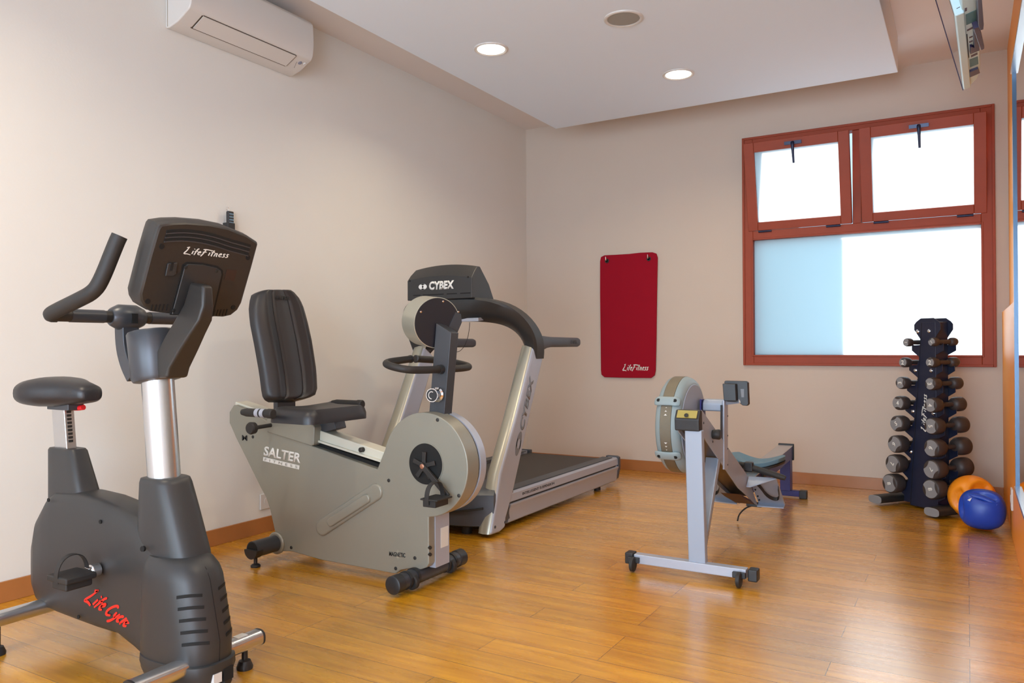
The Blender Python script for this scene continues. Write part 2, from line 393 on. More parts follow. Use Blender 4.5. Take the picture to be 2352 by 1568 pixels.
# exterior wall end that throws its shade on the lower left of the frosted glass
xs = onY(1925, 680, YB+.03).x
dpt = .9; sh = -SUN.x/SUN.y*dpt*-1
ext = MB().box((xs-SUN.x/abs(SUN.y)*dpt-.9, YB+.03+dpt, -.2), (xs-SUN.x/abs(SUN.y)*dpt, YB+.03+dpt+.08, gz1-.0+abs(SUN.z/SUN.y)*dpt))
tag(obj('garden_wall', ext, M['pillar']), kind='structure')
tag(obj('courtyard_ground', MB().box((-8, YB+.26, -.3), (8, YB+9, -.2)), M['pillar']), kind='structure')

# mirror -----------------------------------------------------------
XM = .186; ym = onX(2334, 700, XM).y
zm0 = onX(2334, 1106, XM).z; zm1 = onX(2335, 137, XM).z
mr_ = thing('wall_mirror', 'tall wall mirror with slim metal edging on the orange right wall', 'mirror', (XM, ym-2.5, zm0))
obj('mirror_glass', MB().box((XM, ym-4.6, zm0), (XM+.006, ym, zm1)), M['mirror'], mr_)
e = MB(); e.box((XM-.008, ym, zm0-.012), (XRU if 0 else XM+.02, ym+.012, zm1+.012))
obj('side_trim', e, mat('trim_dark_metal', (.03, .05, .08), .3, metal=.6), mr_, label='dark end trim')
e = MB(); e.box((XM-.014, ym-4.6, zm1), (XM+.02, ym, zm1+.014))
obj('top_trim', e, M['alu'], mr_)
e = MB(); e.box((XM-.014, ym-4.6, zm0-.014), (XM+.02, ym, zm0))
obj('bottom_trim', e, M['alu'], mr_)
for zz in (zt+.12, zm1-.1):
    obj('wall_spacer', MB().box((XM+.006, ym-4.5, zz), (XRU, ym-.02, zz+.03)), M['alu'], mr_)
# outlets ----------------------------------------------------------
c = onX(2327, 1146, XR)
o = thing('wall_outlet', 'white power outlet low on the orange right wall beside the blue ball', 'outlet', (XR, c.y, c.z))
obj('cover_plate', MB().box((XR-.011, c.y-.042, c.z-.058), (XR, c.y+.042, c.z+.058)), M['white'], o, bevel=.004)
obj('socket', MB().lathe((XR-.013, c.y, c.z), (1, 0, 0), [(0, .022), (.006, .022)]), M['white'], o)
c = onX(610, 1150, XL)
o = thing('wall_outlet', 'white power outlet low on the cream left wall behind the recumbent bike', 'outlet', (XL, c.y, c.z))
obj('cover_plate', MB().box((XL, c.y-.045, c.z-.045), (XL+.01, c.y+.045, c.z+.045)), M['white'], o, bevel=.003)
obj('socket', MB().lathe((XL+.008, c.y, c.z), (1, 0, 0), [(0, .02), (.004, .02)]), M['white'], o)

# downlights and speaker ------------------------------------------
def downlight(px, py, label, cz=BZ):
    p = onZ(px, py, cz) if px is not None else py
    t = thing('recessed_downlight', label, 'ceiling light', (p.x, p.y, cz), 'recessed downlights')
    r = .104
    obj('trim_ring', MB().lathe((p.x, p.y, cz), (0, 0, -1), [(-.001, r), (.006, r*.98), (.009, r*.9), (.005, r*.80), (-.001, r*.80)], 48), M['white'], t)
    obj('diffuser', MB().lathe((p.x, p.y, cz), (0, 0, -1), [(-.0005, r*.82), (.003, r*.82), (.004, r*.5)], 48), M['led'], t)
    light('downlight_lamp', 'AREA', (p.x, p.y, cz-.012), (p.x, p.y, 0), 9, (1, .84, .60), shape='DISK', size=.16, spread=2.6)
downlight(1128, 112, 'glowing round downlight on the left of the ceiling panel')
downlight(1558, 170, 'glowing round downlight nearer the back wall and window')
for (x, y) in ((-2.45, 1.2), (-.85, 2.4)):
    l = light('ceiling_lamp', 'AREA', (x, y, BZ-.012), (x, y, 0), 13, (1, .84, .62), shape='DISK', size=.16, spread=2.7)
p = onZ(1432, 42, BZ)
t = thing('ceiling_speaker', 'unlit round grey ceiling speaker in the dropped ceiling', 'speaker', (p.x, p.y, BZ))
obj('trim_ring', MB().lathe((p.x, p.y, BZ), (0, 0, -1), [(-.001, .108), (.006, .106), (.009, .098), (.006, .088), (-.001, .088)], 48), M['white'], t)
obj('grille', MB().lathe((p.x, p.y, BZ), (0, 0, -1), [(-.0005, .089), (.004, .088), (.006, .05), (.007, .01)], 48), mat('speaker_grille', (.33, .32, .29), .7, bump=.6, bscale=900), t)

# air conditioner --------------------------------------------------
y0, y1 = 2.517, 3.36
t = thing('air_conditioner', 'white wall-mounted air conditioner high on the left wall', 'air conditioner', (XL, (y0+y1)/2, 2.72))
zw = 2.722; 
prof = [(0, zw), (.03, zw-.004), (.10, zw+.014), (.188, zw+.060), (.203, zw+.085), (.212, zw+.16), (.205, zw+.27), (.18, zw+.295), (0, zw+.30)]
body = MB().prism([(XL+a, y0, z) for a, z in prof], (0, y1-y0, 0))
obj('casing', body, M['white'], t, bevel=.008, seg=3)
def acp(s, y, off=.001):   # point on the sloping underside: s 0..1 from wall side to front
    a = .10+(.188-.10)*s; z = zw+.014+(.046)*s; return V((XL+a+off*.46, y, z-off*.89))
f = MB(); ya, yb = y0+.09, y1-.12
f.face([acp(-.02, ya, .0012), acp(.92, ya, .0012), acp(.92, yb, .0012), acp(-.02, yb, .0012)])
f.bm.faces.ensure_lookup_table(); r_ = bmesh.ops.extrude_face_region(f.bm, geom=list(f.bm.faces))
for v in r_['geom']:
    if isinstance(v, bmesh.types.BMVert): v.co += V((.002, 0, -.004))
obj('air_flap', f, M['white'], t)
sl = MB()
sl.ribbon([acp(-.05, ya-.01, .001), acp(-.05, yb, .001)], (.89, 0, .46), .006, .003, 0); sl.ribbon([acp(-.02, ya-.004, .001), acp(.92, ya-.004, .001)], (0, 1, 0), .006, .003, 0)
sl.ribbon([acp(.94, ya, .001), acp(.94, yb, .001)], (.89, 0, .46), .003, .003, 0); sl.ribbon([acp(-.02, yb+.004, .001), acp(.92, yb+.004, .001)], (0, 1, 0), .005, .003, 0)
obj('flap_gap', sl, mat('gap_brown', (.09, .06, .04), .7), t, label='dark gap round the flap')
obj('receiver_window', MB().lathe(acp(.55, y1-.055), (.46, 0, -.89), [(0, .013), (.002, .012)]), mat('receiver', (.25, .27, .36), .3), t)
obj('button', MB().lathe(acp(.62, y1-.022), (.46, 0, -.89), [(0, .012), (.004, .010)]), M['white'], t)
d = MB()
for k in range(5): d.lathe(acp(.1+.1*k, y1-.062-.004*k), (.46, 0, -.89), [(0, .002), (.001, .002)], 8)
obj('indicator_marks', d, M['blackprint'], t)
obj('side_cover_line', MB().box((XL+.018, y0-.0012, zw+.004), (XL+.0205, y0+.001, zw+.29)), mat('seam_grey', (.25, .2, .13), .6), t)

# remote control on the wall
c = onX(521, 519, XL+.03)
t = thing('remote_control', 'small black remote control hanging on the left wall above the upright bike console', 'remote control', (XL, c.y, c.z-.06))
zz = onX(521, 484, XL+.03).z
yy = c.y
obj('holder', MB().box((XL, yy-.004, c.z-.05), (XL+.045, yy+.044, c.z+.02)), M['black'], t, bevel=.003)
obj('remote_body', MB().box((XL+.022, yy, c.z-.045), (XL+.042, yy+.04, zz)), M['black'], t, bevel=.006, seg=3)
kb = MB()
for r in range(5):
    for q in range(3): kb.box((XL+.042, yy+.008+q*.01, zz-.02-r*.016), (XL+.0435, yy+.014+q*.01, zz-.012-r*.016))
obj('keys', kb, mat('remote_keys', (.2, .32, .42), .5), t)
obj('wire_loop', MB().tube([(XL+.03, yy+.004, zz), (XL+.03, yy-.006, zz+.012), (XL+.03, yy+.004, zz+.026), (XL+.03, yy+.014, zz+.016), (XL+.03, yy+.01, zz)], .0012, 8, 1), M['chrome'], t)

# exercise mat on the back wall -------------------------------------
ymat = YB-.022
t = thing('exercise_mat', 'red exercise mat hanging from two hooks on the back wall', 'exercise mat', (onY(1442, 868, ymat).x, YB, onY(1442, 868, ymat).z))
out = [(1378, 600), (1380, 590), (1388, 586), (1410, 585), (1443, 583), (1470, 580), (1498, 579), (1507, 582), (1510, 592), (1509, 640), (1508, 700), (1507, 780), (1505.5, 850), (1503, 862), (1495, 868), (1440, 867.5), (1388, 866), (1381, 860), (1380, 850), (1379, 760), (1378, 680)]
obj('foam_sheet', MB().prism([onY(x, y, ymat) for x, y in out], (0, .014, 0)), M['matred'], t, bevel=.004, seg=3)
for hx, hy in ((1394, 596), (1490, 591)):
    p = onY(hx, hy, ymat)
    obj('eyelet', MB().lathe(p+V((0, -.0035, -.012)), (0, 1, 0), [(0, .018), (.004, .02), (.004, .010), (0, .010)], 20), M['blackprint'], t)
for hx, hy, s_ in ((1394, 596, 'left'), (1490, 591, 'right')):
    p = onY(hx, hy, ymat)
    k = thing('wall_hook', 'small metal hook holding the %s corner of the red mat' % s_, 'hook', (p.x, YB, p.z), 'hooks of the red mat')
    obj('hook_pin', MB().tube([(p.x, YB, p.z-.01), (p.x, ymat-.02, p.z-.012), (p.x, ymat-.026, p.z+.004), (p.x, ymat-.026, p.z+.022)], .0045, 10, 1), M['chrome'], k)
up = onY(1455, 838, ymat)-onY(1455, 851, ymat)
obj('lettering', brush('LifeFitness', onY(1431, 850, ymat), onY(1489, 850, ymat), up, .17), M['label'], t, smooth=False)
# ------------------------------------------------------------------ shaping helpers for the machines
def sring(cx, cy, z, a, b, e=3.2, n=40, back_e=None):
    r = []
    for k in range(n):
        t = 2*PI*k/n; c, s_ = math.cos(t), math.sin(t)
        r.append(V((cx+a*sgnp(c, 2/e), cy+b*sgnp(s_, 2/e), z)))
    return r
def xring(x, cy, z0, z1, hw, e=3.2, n=36, cham=0):
    r = []; cz = (z0+z1)/2; h = (z1-z0)/2
    for k in range(n):
        t = 2*PI*k/n; r.append(V((x, cy+hw*sgnp(math.cos(t), 2/e), cz+h*sgnp(math.sin(t), 2/e))))
    return r

# ================================================================== upright exercise bike
YC = 1.645
bike = thing('exercise_bike', 'charcoal upright exercise bike with red script lettering at the left front of the room', 'exercise bike', (-2.5, YC, 0))
hs = MB()
st = [(-3.045, .19, .30, .045), (-3.035, .165, .37, .060), (-3.00, .13, .45, .070), (-2.93, .115, .530, .075), (-2.88, .110, .556, .076), (-2.74, .104, .562, .077), (-2.62, .10, .556, .077), (-2.50, .10, .538, .077), (-2.40, .072, .508, .080), (-2.33, .05, .47, .085), (-2.26, .04, .43, .09)]
hs.loft([xring(x, YC, a, b, w, 5) for x, a, b, w in st])
NS = [(.028, -2.35, -2.050, .090), (.05, -2.355, -2.032, .100), (.16, -2.355, -2.028, .102), (.29, -2.345, -2.060, .101), (.345, -2.34, -2.074, .099), (.372, -2.335, -2.088, .094), (.395, -2.33, -2.110, .084), (.408, -2.32, -2.135, .074)]
YO_ = YC-.018
hs.loft([sring((a+b)/2, YO_, z, (b-a)/2, w, 2.6) for z, a, b, w in NS])
hsg = obj('housing', hs, M['char'], bike, ang=50)
def nose_pt(z, ph, off=.0008):
    for k in range(len(NS)-1):
        if NS[k][0] <= z <= NS[k+1][0]:
            f = (z-NS[k][0])/(NS[k+1][0]-NS[k][0]); a, b, w = (NS[k][i_]*(1-f)+NS[k+1][i_]*f for i_ in (1, 2, 3)); break
    e = 2.6; c, s_ = math.cos(ph), math.sin(ph); nx, ny = c, s_
    return V(((a+b)/2+((b-a)/2+off)*sgnp(c, 2/e), YO_+(w+off)*sgnp(s_, 2/e), z))
for k in range(5):
    z = .305-.0355*k
    for a0, a1, z_ in ((-58, -14, z), (10, 46, z+.004)):
        sl = MB(); P = [nose_pt(z_+.004*math.sin(PI*i/12), math.radians(a0+(a1-a0)*i/12), .0006) for i in range(13)]
        rings = [[p+V((0, 0, -.005)), p+V((0, 0, .005)), p+V((0, 0, .005))+V((.0008, -.0004, 0)), p+V((0, 0, -.005))+V((.0008, -.0004, 0))] for p in P]
        sl.loft(rings); obj('vent_slot', sl, M['dark'], hsg)
sm = MB(); sm.loft([[nose_pt(z, 0, o)+V((0, y, 0)) for o, y in ((-.001, -.0012), (.0008, -.0012), (.0008, .0012), (-.001, .0012))] for z in (.06, .12, .16, .22, .29, .345, .375, .398)])
obj('seam', sm, M['dark'], hsg)
cs = MB(); cs.loft([sring(cx, YC, z, a, b, 3) for z, cx, a, b in ((.375, -2.275, .138, .080), (.41, -2.278, .132, .079), (.55, -2.303, .100, .073), (.63, -2.318, .082, .068), (.645, -2.320, .076, .064), (.648, -2.320, .062, .060))])
csg = obj('column_shroud', cs, M['char'], bike, ang=50)
obj('screw_hole', MB().lathe((-2.30, YC-.096, .43), (0.15, -1, .1), [(-.004, .009), (.004, .009)]), M['dark'], csg)
for px, py in ((230, 1198), (111, 1148), (180, 1416)): obj('screw_hole', MB().lathe(onY(px, py, YC-.0765), (0, -1, 0), [(-.002, .007), (.0012, .007)], 12), M['dark'], hsg)
A, B = onY(203, 1392, YC-.0775), onY(294, 1440, YC-.0775)
A2, B2 = onY(196, 1378, YC-.078), onY(290, 1441, YC-.078)
upv = onY(213, 1351, YC-.078)-A2
obj('lettering', brush('Life Cycle', A2, B2, upv, .22), M['redprint'], hsg, smooth=False)
# bumper with transport wheel
bp = MB(); bp.loft([sring(-2.185, YO_, z, a, b, 2.8) for z, a, b in ((.012, .13, .075), (.02, .150, .092), (.07, .166, .106), (.092, .164, .105), (.095, .155, .101))])
bpo = obj('front_bumper', bp, M['char'], bike, ang=50)
obj('label_window', MB().box((-2.033, YO_-.030, .034), (-2.0185, YO_+.0, .064)), M['white'], bpo)
obj('wheel_opening', MB().box((-2.033, YO_+.008, .030), (-2.0185, YO_+.044, .070)), M['dark'], bpo)
obj('transport_wheel', MB().cyl((-2.052, YO_+.012, .030), (-2.052, YO_+.044, .030), .030), M['rubber'], bike, bevel=.003)
# stabilisers
def stab(x, ya, yb, z):
    b_ = obj('stabilizer_bar', MB().ovalbar((x, ya, z), (x, yb, z), (0, 0, 1), .030, .026), M['alu'], bike)
    for y, s_ in ((ya, -1), (yb, 1)):
        obj('end_cap', MB().ovalbar((x, y, z), (x, y+s_*.008, z), (0, 0, 1), .0305, .0265), M['black'], b_)
        yy = y-s_*.055
        obj('levelling_foot', MB().lathe((x, yy, 0), (0, 0, 1), [(0, .026), (.008, .027), (.028, .019), (.032, .010), (z-.02, .010)]), M['black'], b_)
    return b_
fb = stab(-2.10, YC-.27, YC+.195, .088)
stab(-2.955, YC-.27, YC+.27, .125)
obj('sticker', MB().box((-2.118, YC+.105, .1135), (-2.09, YC+.145, .1146)), M['label'], fb)
# pole, collar, mast
obj('column', MB().cyl((-2.322, YC, .60), (-2.362, YC, .99), .052, n=48), M['alu'], bike)
co = MB(); co.lathe((-2.362, YC, .965), (-.18, 0, 1), [(0, .055), (.004, .075), (.016, .081), (.10, .080), (.165, .080), (.172, .076), (.174, .06)], 48)
obj('collar', co, M['steelgrey'], bike, ang=40)
cb = MB(); cb.loft([[onY(px, py, YC)+V((0, s_*w, 0)) for px, py, s_ in ((x0, y0_, -1), (x0, y0_, 1), (x1, y1_, 1), (x1, y1_, -1))] for x0, y0_, x1, y1_, w in
    ((368, 866, 408, 868, .042), (366, 850, 414, 844, .042), (377, 815, 436, 803, .038), (395, 775, 456, 766, .032), (416, 735, 474, 735, .027), (433, 700, 480, 703, .022), (445, 655, 479, 662, .020), (447, 648, 477, 654, .018))])
obj('console_mast', cb, M['char2'], bike, bevel=.012, seg=3)
hb = MB(); hb.tube([onY(322, 862, YC), onY(300, 830, YC), onY(290, 790, YC), onY(291, 745, YC)], .024, 4, 2)
hb2 = MB(); P = [onY(318, 866, YC), onY(303, 835, YC), onY(293, 795, YC), onY(291, 740, YC)]
hb2.ribbon(P, (0, 1, 0), .062, .05, 2); hb.bm.free()
obj('handlebar_stem', hb2, M['steelgrey'], bike, bevel=.005)
XB, ZB = -2.53, 1.186
hbar = MB().cyl((XB, YC-.25, ZB), (XB, YC+.25, ZB), .0205)
ho = obj('handlebar', hbar, M['char2'], bike)
cl = MB().lathe((XB, YC-.062, ZB), (0, 1, 0), [(0, .026), (.006, .032), (.03, .044), (.09, .044), (.118, .032), (.124, .026)], 32)
clo = obj('clamp', cl, M['steelgrey'], bike, ang=40)
obj('clamp_slot', MB().box((XB+.038, YC-.01, ZB-.022), (XB+.0455, YC+.012, ZB+.012)), M['dark'], clo)
for s_ in (-1, 1):
    y = YC+s_*.262
    obj('grip', MB().tube([(XB, y-s_*.02, ZB), (XB-.005, y, ZB), (XB+.03, y, ZB+.012), (-2.38, y-s_*.002, ZB+.042), (-2.315, y-s_*.012, ZB+.065), (-2.29, y-s_*.022, ZB+.10), (-2.25, y-s_*.045, ZB+.215), (-2.243, y-s_*.052, ZB+.238)], .0235, 20, 2), M['rubber'], bike)
    obj('pulse_sensor', MB().cyl((XB, YC+s_*.085, ZB), (XB, YC+s_*.20, ZB), .0222), M['steelgrey'], ho)
# console
TH20 = math.radians(20); NC = V((math.cos(TH20), 0, -math.sin(TH20))); PC = V((-2.2, YC, 1.28))
def onC(px, py, off=0): return onP(px, py, PC+NC*off, NC)
out = [(366, 514), (361, 520), (356, 535), (340, 590), (325, 648), (318, 675), (320, 690), (328, 704), (348, 716), (400, 722), (460, 726), (512, 728), (530, 724), (545, 712), (554, 696), (562, 668), (578, 612), (592, 560), (591, 555), (568, 540), (523, 522), (478, 513), (425, 509), (392, 510)]
con = MB(); O = [onC(*p) for p in out]; ctr = sum(O, V((0, 0, 0)))/len(O)
con.loft([[ctr+(p-ctr)*k+NC*o_ for p in O] for k, o_ in ((.955, .006), (.985, .002), (1, -.008), (1.0, -.022), (1.008, -.026), (1.008, -.052), (.99, -.062), (.93, -.066))])
cono = obj('console', con, M['char2'], bike, ang=28)
OF = .0068
mp_ = MB(); q = [onC(x, y, OF) for x, y in ((419, 625), (422, 611), (430, 605), (465, 607), (496, 614), (506, 621), (507, 630), (484, 726), (393, 721))]
mp_.prism(q, NC*.006)
mpo = obj('mount_plate', mp_, M['char'], cono.parent, bevel=.0025)
gp = MB(); q = [onC(x, y, OF-.003) for x, y in ((415, 625), (418, 607), (428, 601), (465, 603), (498, 610), (510, 619), (511, 630), (488, 726), (389, 722))]; gp.prism(q, NC*.0042); obj('plate_gap', gp, M['dark'], cono)
for x, y in ((427, 614), (498, 622), (399, 713), (472, 718)): obj('screw', screw(MB(), onC(x, y, OF+.006), NC, .0065, .003), M['blackprint'], mpo)
for x, y in ((370, 565), (568, 591), (338, 691), (534, 705), (485, 541)): obj('screw_hole', MB().lathe(onC(x, y, OF-.004), NC, [(0, .0088), (.0048, .0088)], 20), M['dark'], cono)
for k in range(3):
    Pts = [onC(381-2.2*k+(574-381)*t, 531+9.5*k-(4.5)*math.sin(PI*min(t*1.3, 1))*1.2+33*t**1.75, OF-.003) for t in [i_/14 for i_ in range(15)]]
    rb = MB(); up_ = NC.cross(V((0, 1, 0))).normalized(); rb.loft([[p-up_*.004, p+up_*.004, p+up_*.004+NC*.0045, p-up_*.004+NC*.0045] for p in Pts])
    obj('vent_slot', rb, M['dark'], cono)
    rb = MB(); up2 = up_*(-1 if (NC.cross(V((0, 1, 0)))).z > 0 else 1)
    rb.loft([[p+up2*.0045, p+up2*.0085, p+up2*.0085+NC*.005, p+up2*.0045+NC*.005] for p in Pts]); obj('vent_lip', rb, M['steelgrey'], cono)
for x0 in (348, 491):
    for k in range(5):
        x, y = x0+8.6*k if x0 == 348 else x0+7*k, (707 if x0 == 348 else 719)
        a, b = onC(x+3, y-8-k*.3, OF), onC(x-1, y+6, OF); w_ = V((0, .0036, 0))
        obj('speaker_slot', MB().prism([a-w_/2, a+w_/2, b+w_/2, b-w_/2], NC*.0008), M['dark'], cono)
hk = MB(); hk.prism([onC(x, y, OF-.001) for x, y in ((384, 604), (406, 602), (402, 628), (396, 633), (378, 633))], NC*.006)
hko = obj('card_holder', hk, M['char'], cono, bevel=.002)
obj('slot', MB().prism([onC(x, y, OF+.0055) for x, y in ((394, 602), (399, 602), (395, 621), (390, 621))], NC*.001), M['dark'], hko)
obj('rating_sticker', MB().prism([onC(x, y, OF) for x, y in ((521, 618), (544, 620), (538, 645), (515, 642))], NC*.0006), mat('sticker_brown', (.035, .018, .014), .5), cono)
A, B = onC(423, 582, OF), onC(524, 592, OF)
obj('lettering', brush('LifeFitness', A, B, onC(424, 567, OF)-A, .15), M['label'], cono, smooth=False)
# seat
SP = thing
post = MB().prism([(-2.945, YC-.019, .66), (-2.862, YC-.019, .66), (-2.862, YC+.019, .66), (-2.945, YC+.019, .66)], (-.028, 0, .225))
po = obj('seat_post', post, M['alu'], bike, bevel=.003)
rl = MB()
for k in range(10):
    z = .73+k*.0135; x = -2.862-.028*(z-.66)/.225
    rl.box((x, YC-.010, z), (x+.0012, YC+.006, z+.009))
obj('height_scale', rl, M['blackprint'], po)
sv = MB(); sv.loft([sring(cx, YC, z, a, b, 4.5) for z, cx, a, b in ((.50, -2.845, .118, .052), (.55, -2.855, .110, .050), (.70, -2.895, .085, .038), (.708, -2.897, .078, .034))])
obj('post_sleeve', sv, M['char'], bike, ang=40)
sd = MB()
rows = [(-3.07, .07, .885, .92), (-3.06, .105, .872, .948), (-3.03, .125, .862, .966), (-2.98, .13, .860, .972), (-2.92, .112, .862, .970), (-2.86, .078, .868, .964), (-2.80, .055, .874, .956), (-2.755, .048, .880, .945), (-2.735, .034, .888, .93)]
sd.loft([xring(x, YC, a, b, w, 2.6) for x, w, a, b in rows])
sdo = obj('saddle', sd, M['leather'], bike, ang=60)
obj('saddle_bracket', MB().box((-2.98, YC-.03, .85), (-2.84, YC+.03, .875)), M['steelgrey'], bike, bevel=.003)
obj('release_lever', MB().tube([(-2.88, YC+.0, .858), (-2.85, YC+.012, .856), (-2.82, YC+.016, .860)], .010, 12, 1), M['redplastic'], bike)
# cranks and pedals
def pedal_set(s_, cx, cz, p, parent, matc, strapw=.022):
    """s_ -1 near side; (cx,cz) crank axis; p pedal centre"""
    ya = p.y-s_*.062
    c_ = MB(); c_.lathe((cx, ya-s_*.03, cz), (0, s_, 0), [(0, .024), (.028, .024), (.036, .018)])
    d = V((p.x-cx, 0, p.z-cz)).normalized()
    c_.obox(V((cx+p.x, 0, cz+p.z))/2+V((0, ya+s_*.006, 0)), d, (0, 1, 0), d.cross(V((0, 1, 0))), (p-V((cx, p.y, cz))).length+.03, .014, .028)
    co_ = obj('crank_arm', c_, matc, parent, bevel=.003)
    pb = MB(); pb.box((p.x-.058, p.y-.052, p.z-.012), (p.x+.058, p.y+.052, p.z+.010)); pb.box((p.x-.040, p.y-.045, p.z-.036), (p.x+.044, p.y+.045, p.z-.010))
    po_ = obj('pedal', pb, M['rubber'], parent, bevel=.006)
    obj('pedal_strap', MB().ribbon([(p.x, p.y-.05, p.z-.012), (p.x, p.y-.052, p.z+.025), (p.x, p.y-.034, p.z+.062), (p.x, p.y, p.z+.074), (p.x, p.y+.034, p.z+.062), (p.x, p.y+.052, p.z+.025), (p.x, p.y+.05, p.z-.012)], (1, 0, 0), strapw, .003), M['rubber'], po_)
p = onY(165, 1322, YC-.175)
pedal_set(-1, onY(222, 1300, YC-.09).x, .322, p, bike, M['chrome'])
q = p.copy(); q.y = YC+.175; q.x = 2*onY(222, 1300, YC-.09).x-p.x; q.z = 2*.322-p.z
pedal_set(1, onY(222, 1300, YC-.09).x, .322, q, bike, M['chrome'])
# ================================================================== recumbent bike
YN, YO = 2.77, 2.862; YM = 2.84; YP = 2.868
rec = thing('recumbent_bike', 'champagne grey recumbent bike with black padded seat and backrest', 'recumbent bike', (-2.6, YM, 0))
cxw, czw, RW = -2.087, .552, .232
body_px = [(526.5, 971), (543, 1007.7), (599.5, 1122), (611, 1143), (620, 1170), (632.6, 1228), (638, 1255), (646, 1266), (669, 1266), (738.7, 1286), (908, 1317.7), (920, 1309), (940, 1306), (967.5, 1307.7), (980, 1303)]
B_ = [onY(x, y, YN) for x, y in body_px]
fx = onY(985, 1300, YN).x
a0 = math.asin((fx-cxw)/RW)
arc = [V((cxw+RW*math.sin(t), YN, czw-RW*math.cos(t))) for t in [a0+(2*PI-a0-.62-a0*0)*i/48-0 for i in range(49)]]
# arc runs from the bottom (front column) round the front and over the top to the back of the drum
arc = [V((cxw+RW*math.sin(t), YN, czw-RW*math.cos(t))) for t in [a0+.02+(4.45-a0)*i/48 for i in range(49)]]
tail = [onY(x, y, YN) for x, y in ((866, 1077), (850, 1072), (725.5, 1027), (640, 995), (612, 966), (575, 943), (536.5, 929.7), (526.5, 946))]
zc_ = onY(985, 1300, YN).z
prof = B_+[V((fx, YN, zc_+.01)), V((fx, YN, arc[0].z-.002))]+arc+tail
rh = MB(); rh.prism(prof, (0, YO-YN, 0))
rho = obj('housing', rh, M['olive'], rec, bevel=.014, seg=4)
# far shell of the drum and seam
obj('drum_shell', MB().lathe((cxw, YO+.012, czw), (0, 1, 0), [(0, RW*.95), (.002, RW-.001), (.050, RW-.003), (.056, RW-.010), (.058, RW*.5)], 96), M['silver'], rec, ang=40)
obj('drum_seam', MB().lathe((cxw, YO-.004, czw), (0, 1, 0), [(0, RW*.965), (.018, RW*.965)], 96), M['blackprint'], rec)
# raised figures pressed in the side panel
def stadium(a, b, r, y, n=14):
    a, b = V(a), V(b); d = (b-a).normalized(); up_ = V((-d.z, 0, d.x)); P = []
    for k in range(n+1): t = -PI/2+PI*k/n; P.append(b+d*r*math.cos(t)+up_*r*math.sin(t))
    for k in range(n+1): t = PI/2+PI*k/n; P.append(a+d*r*math.cos(t)+up_*r*math.sin(t))
    return [V((p.x, y, p.z)) for p in P]
a, b = onY(741, 1211, YN), onY(864, 1129, YN)
r1 = stadium(a, b, .036, YN); c1 = (a+b)/2
def raised(a, b, r, y, h, edge):
    m_ = MB(); m_.loft([stadium(a, b, r, y+.001), stadium(a, b, r-edge*.15, y-h*.6), stadium(a, b, r-edge*.5, y-h*.95), stadium(a, b, r-edge, y-h)]); return m_
obj('side_emboss', raised(a, b, .040, YN, .010, .011), M['olive'], rec, ang=60)
a2, b2_ = onY(764, 1197, YN), onY(846, 1144, YN)
obj('side_emboss', raised(a2, b2_, .023, YN-.009, .012, .008), M['olive'], rec, ang=60)
sA = []
for i_, (x, y) in enumerate(((1005, 964), (893, 1103), (1054, 1138), (669, 1257), (953, 1281), (909, 1305), (692, 1003), (581, 1003))):
    obj('screw', screw(MB(), onY(x, y, YN), (0, -1, 0), .0085, .005), M['rubber'], rho)
# crank window
obj('crank_recess', MB().lathe((cxw+.008, YN-.0012, czw+.004), (0, -1, 0), [(-.001, .092), (.0008, .092)], 64), M['dark'], rho)
obj('recess_rim', MB().lathe((cxw+.008, YN-.0005, czw+.004), (0, -1, 0), [(0, .0955), (.0022, .095), (.0022, .0915), (0, .0915)], 64), M['olive'], rho)
axc = onY(977, 1069, YN); sp = MB()
for k in range(5):
    t = math.radians(-56+72*k+0); d = V((math.cos(t), 0, math.sin(t))); t0 = V((axc.x, YN-.006, axc.z))
    w_ = d.cross(V((0, 1, 0)))
    sp.loft([[t0+d*r+w_*s_*w+V((0, o_, 0)) for s_, o_ in ((-1, 0), (1, 0), (1, -.008), (-1, -.008))] for r, w in ((.0, .013), (.03, .009), (.062, .011))])
spo = obj('spider', sp, M['rubber'], rec, bevel=.002)
obj('axle_bolt', MB().lathe((axc.x, YN-.014, axc.z), (0, -1, 0), [(0, .012), (.012, .011), (.014, .007)], 20), mat('brass_bolt', (.45, .22, .14), .4, metal=.7), rec)
pp = onY(1001, 1147, YN-.10)
cr_ = MB(); a = V((axc.x, YN-.018, axc.z)); b = V((pp.x+.004, YN-.03, pp.z+.012)); d = (b-a).normalized()
cr_.obox((a+b)/2, d, (0, 1, 0), d.cross(V((0, 1, 0))), (b-a).length+.03, .014, .024)
obj('crank_arm', cr_, M['rubber'], rec, bevel=.003)
pd = MB(); pd.box((pp.x-.036, pp.y-.045, pp.z-.026), (pp.x+.030, pp.y+.05, pp.z+.004)); pd.box((pp.x-.045, pp.y-.052, pp.z+.002), (pp.x+.045, pp.y+.06, pp.z+.010))
po_ = obj('pedal', pd, M['rubber'], rec, bevel=.003)
obj('pedal_strap', MB().ribbon([(pp.x-.01, pp.y-.05, pp.z-.015), (pp.x-.01, pp.y-.052, pp.z+.03), (pp.x-.008, pp.y-.034, pp.z+.066), (pp.x, pp.y, pp.z+.078), (pp.x, pp.y+.034, pp.z+.066), (pp.x, pp.y+.05, pp.z+.02), (pp.x, pp.y+.05, pp.z+.005)], (1, 0, 0), .022, .003), M['rubber'], po_)
# front column strip with sticker
obj('front_strip', MB().box((fx-.03, YN+.045, .085), (fx+.004, YO+.06, czw-RW+.02)), M['silver'], rec)
obj('sticker', MB().box((fx+.004, YN+.085, .165), (fx+.0048, YO+.052, .255)), M['label'], rec)
for z in (.185, .155): obj('socket', MB().lathe((fx+.001, YN+.006, z), (1, -.5, 0), [(-.004, .008), (.006, .008)]), M['blackprint'], rho)
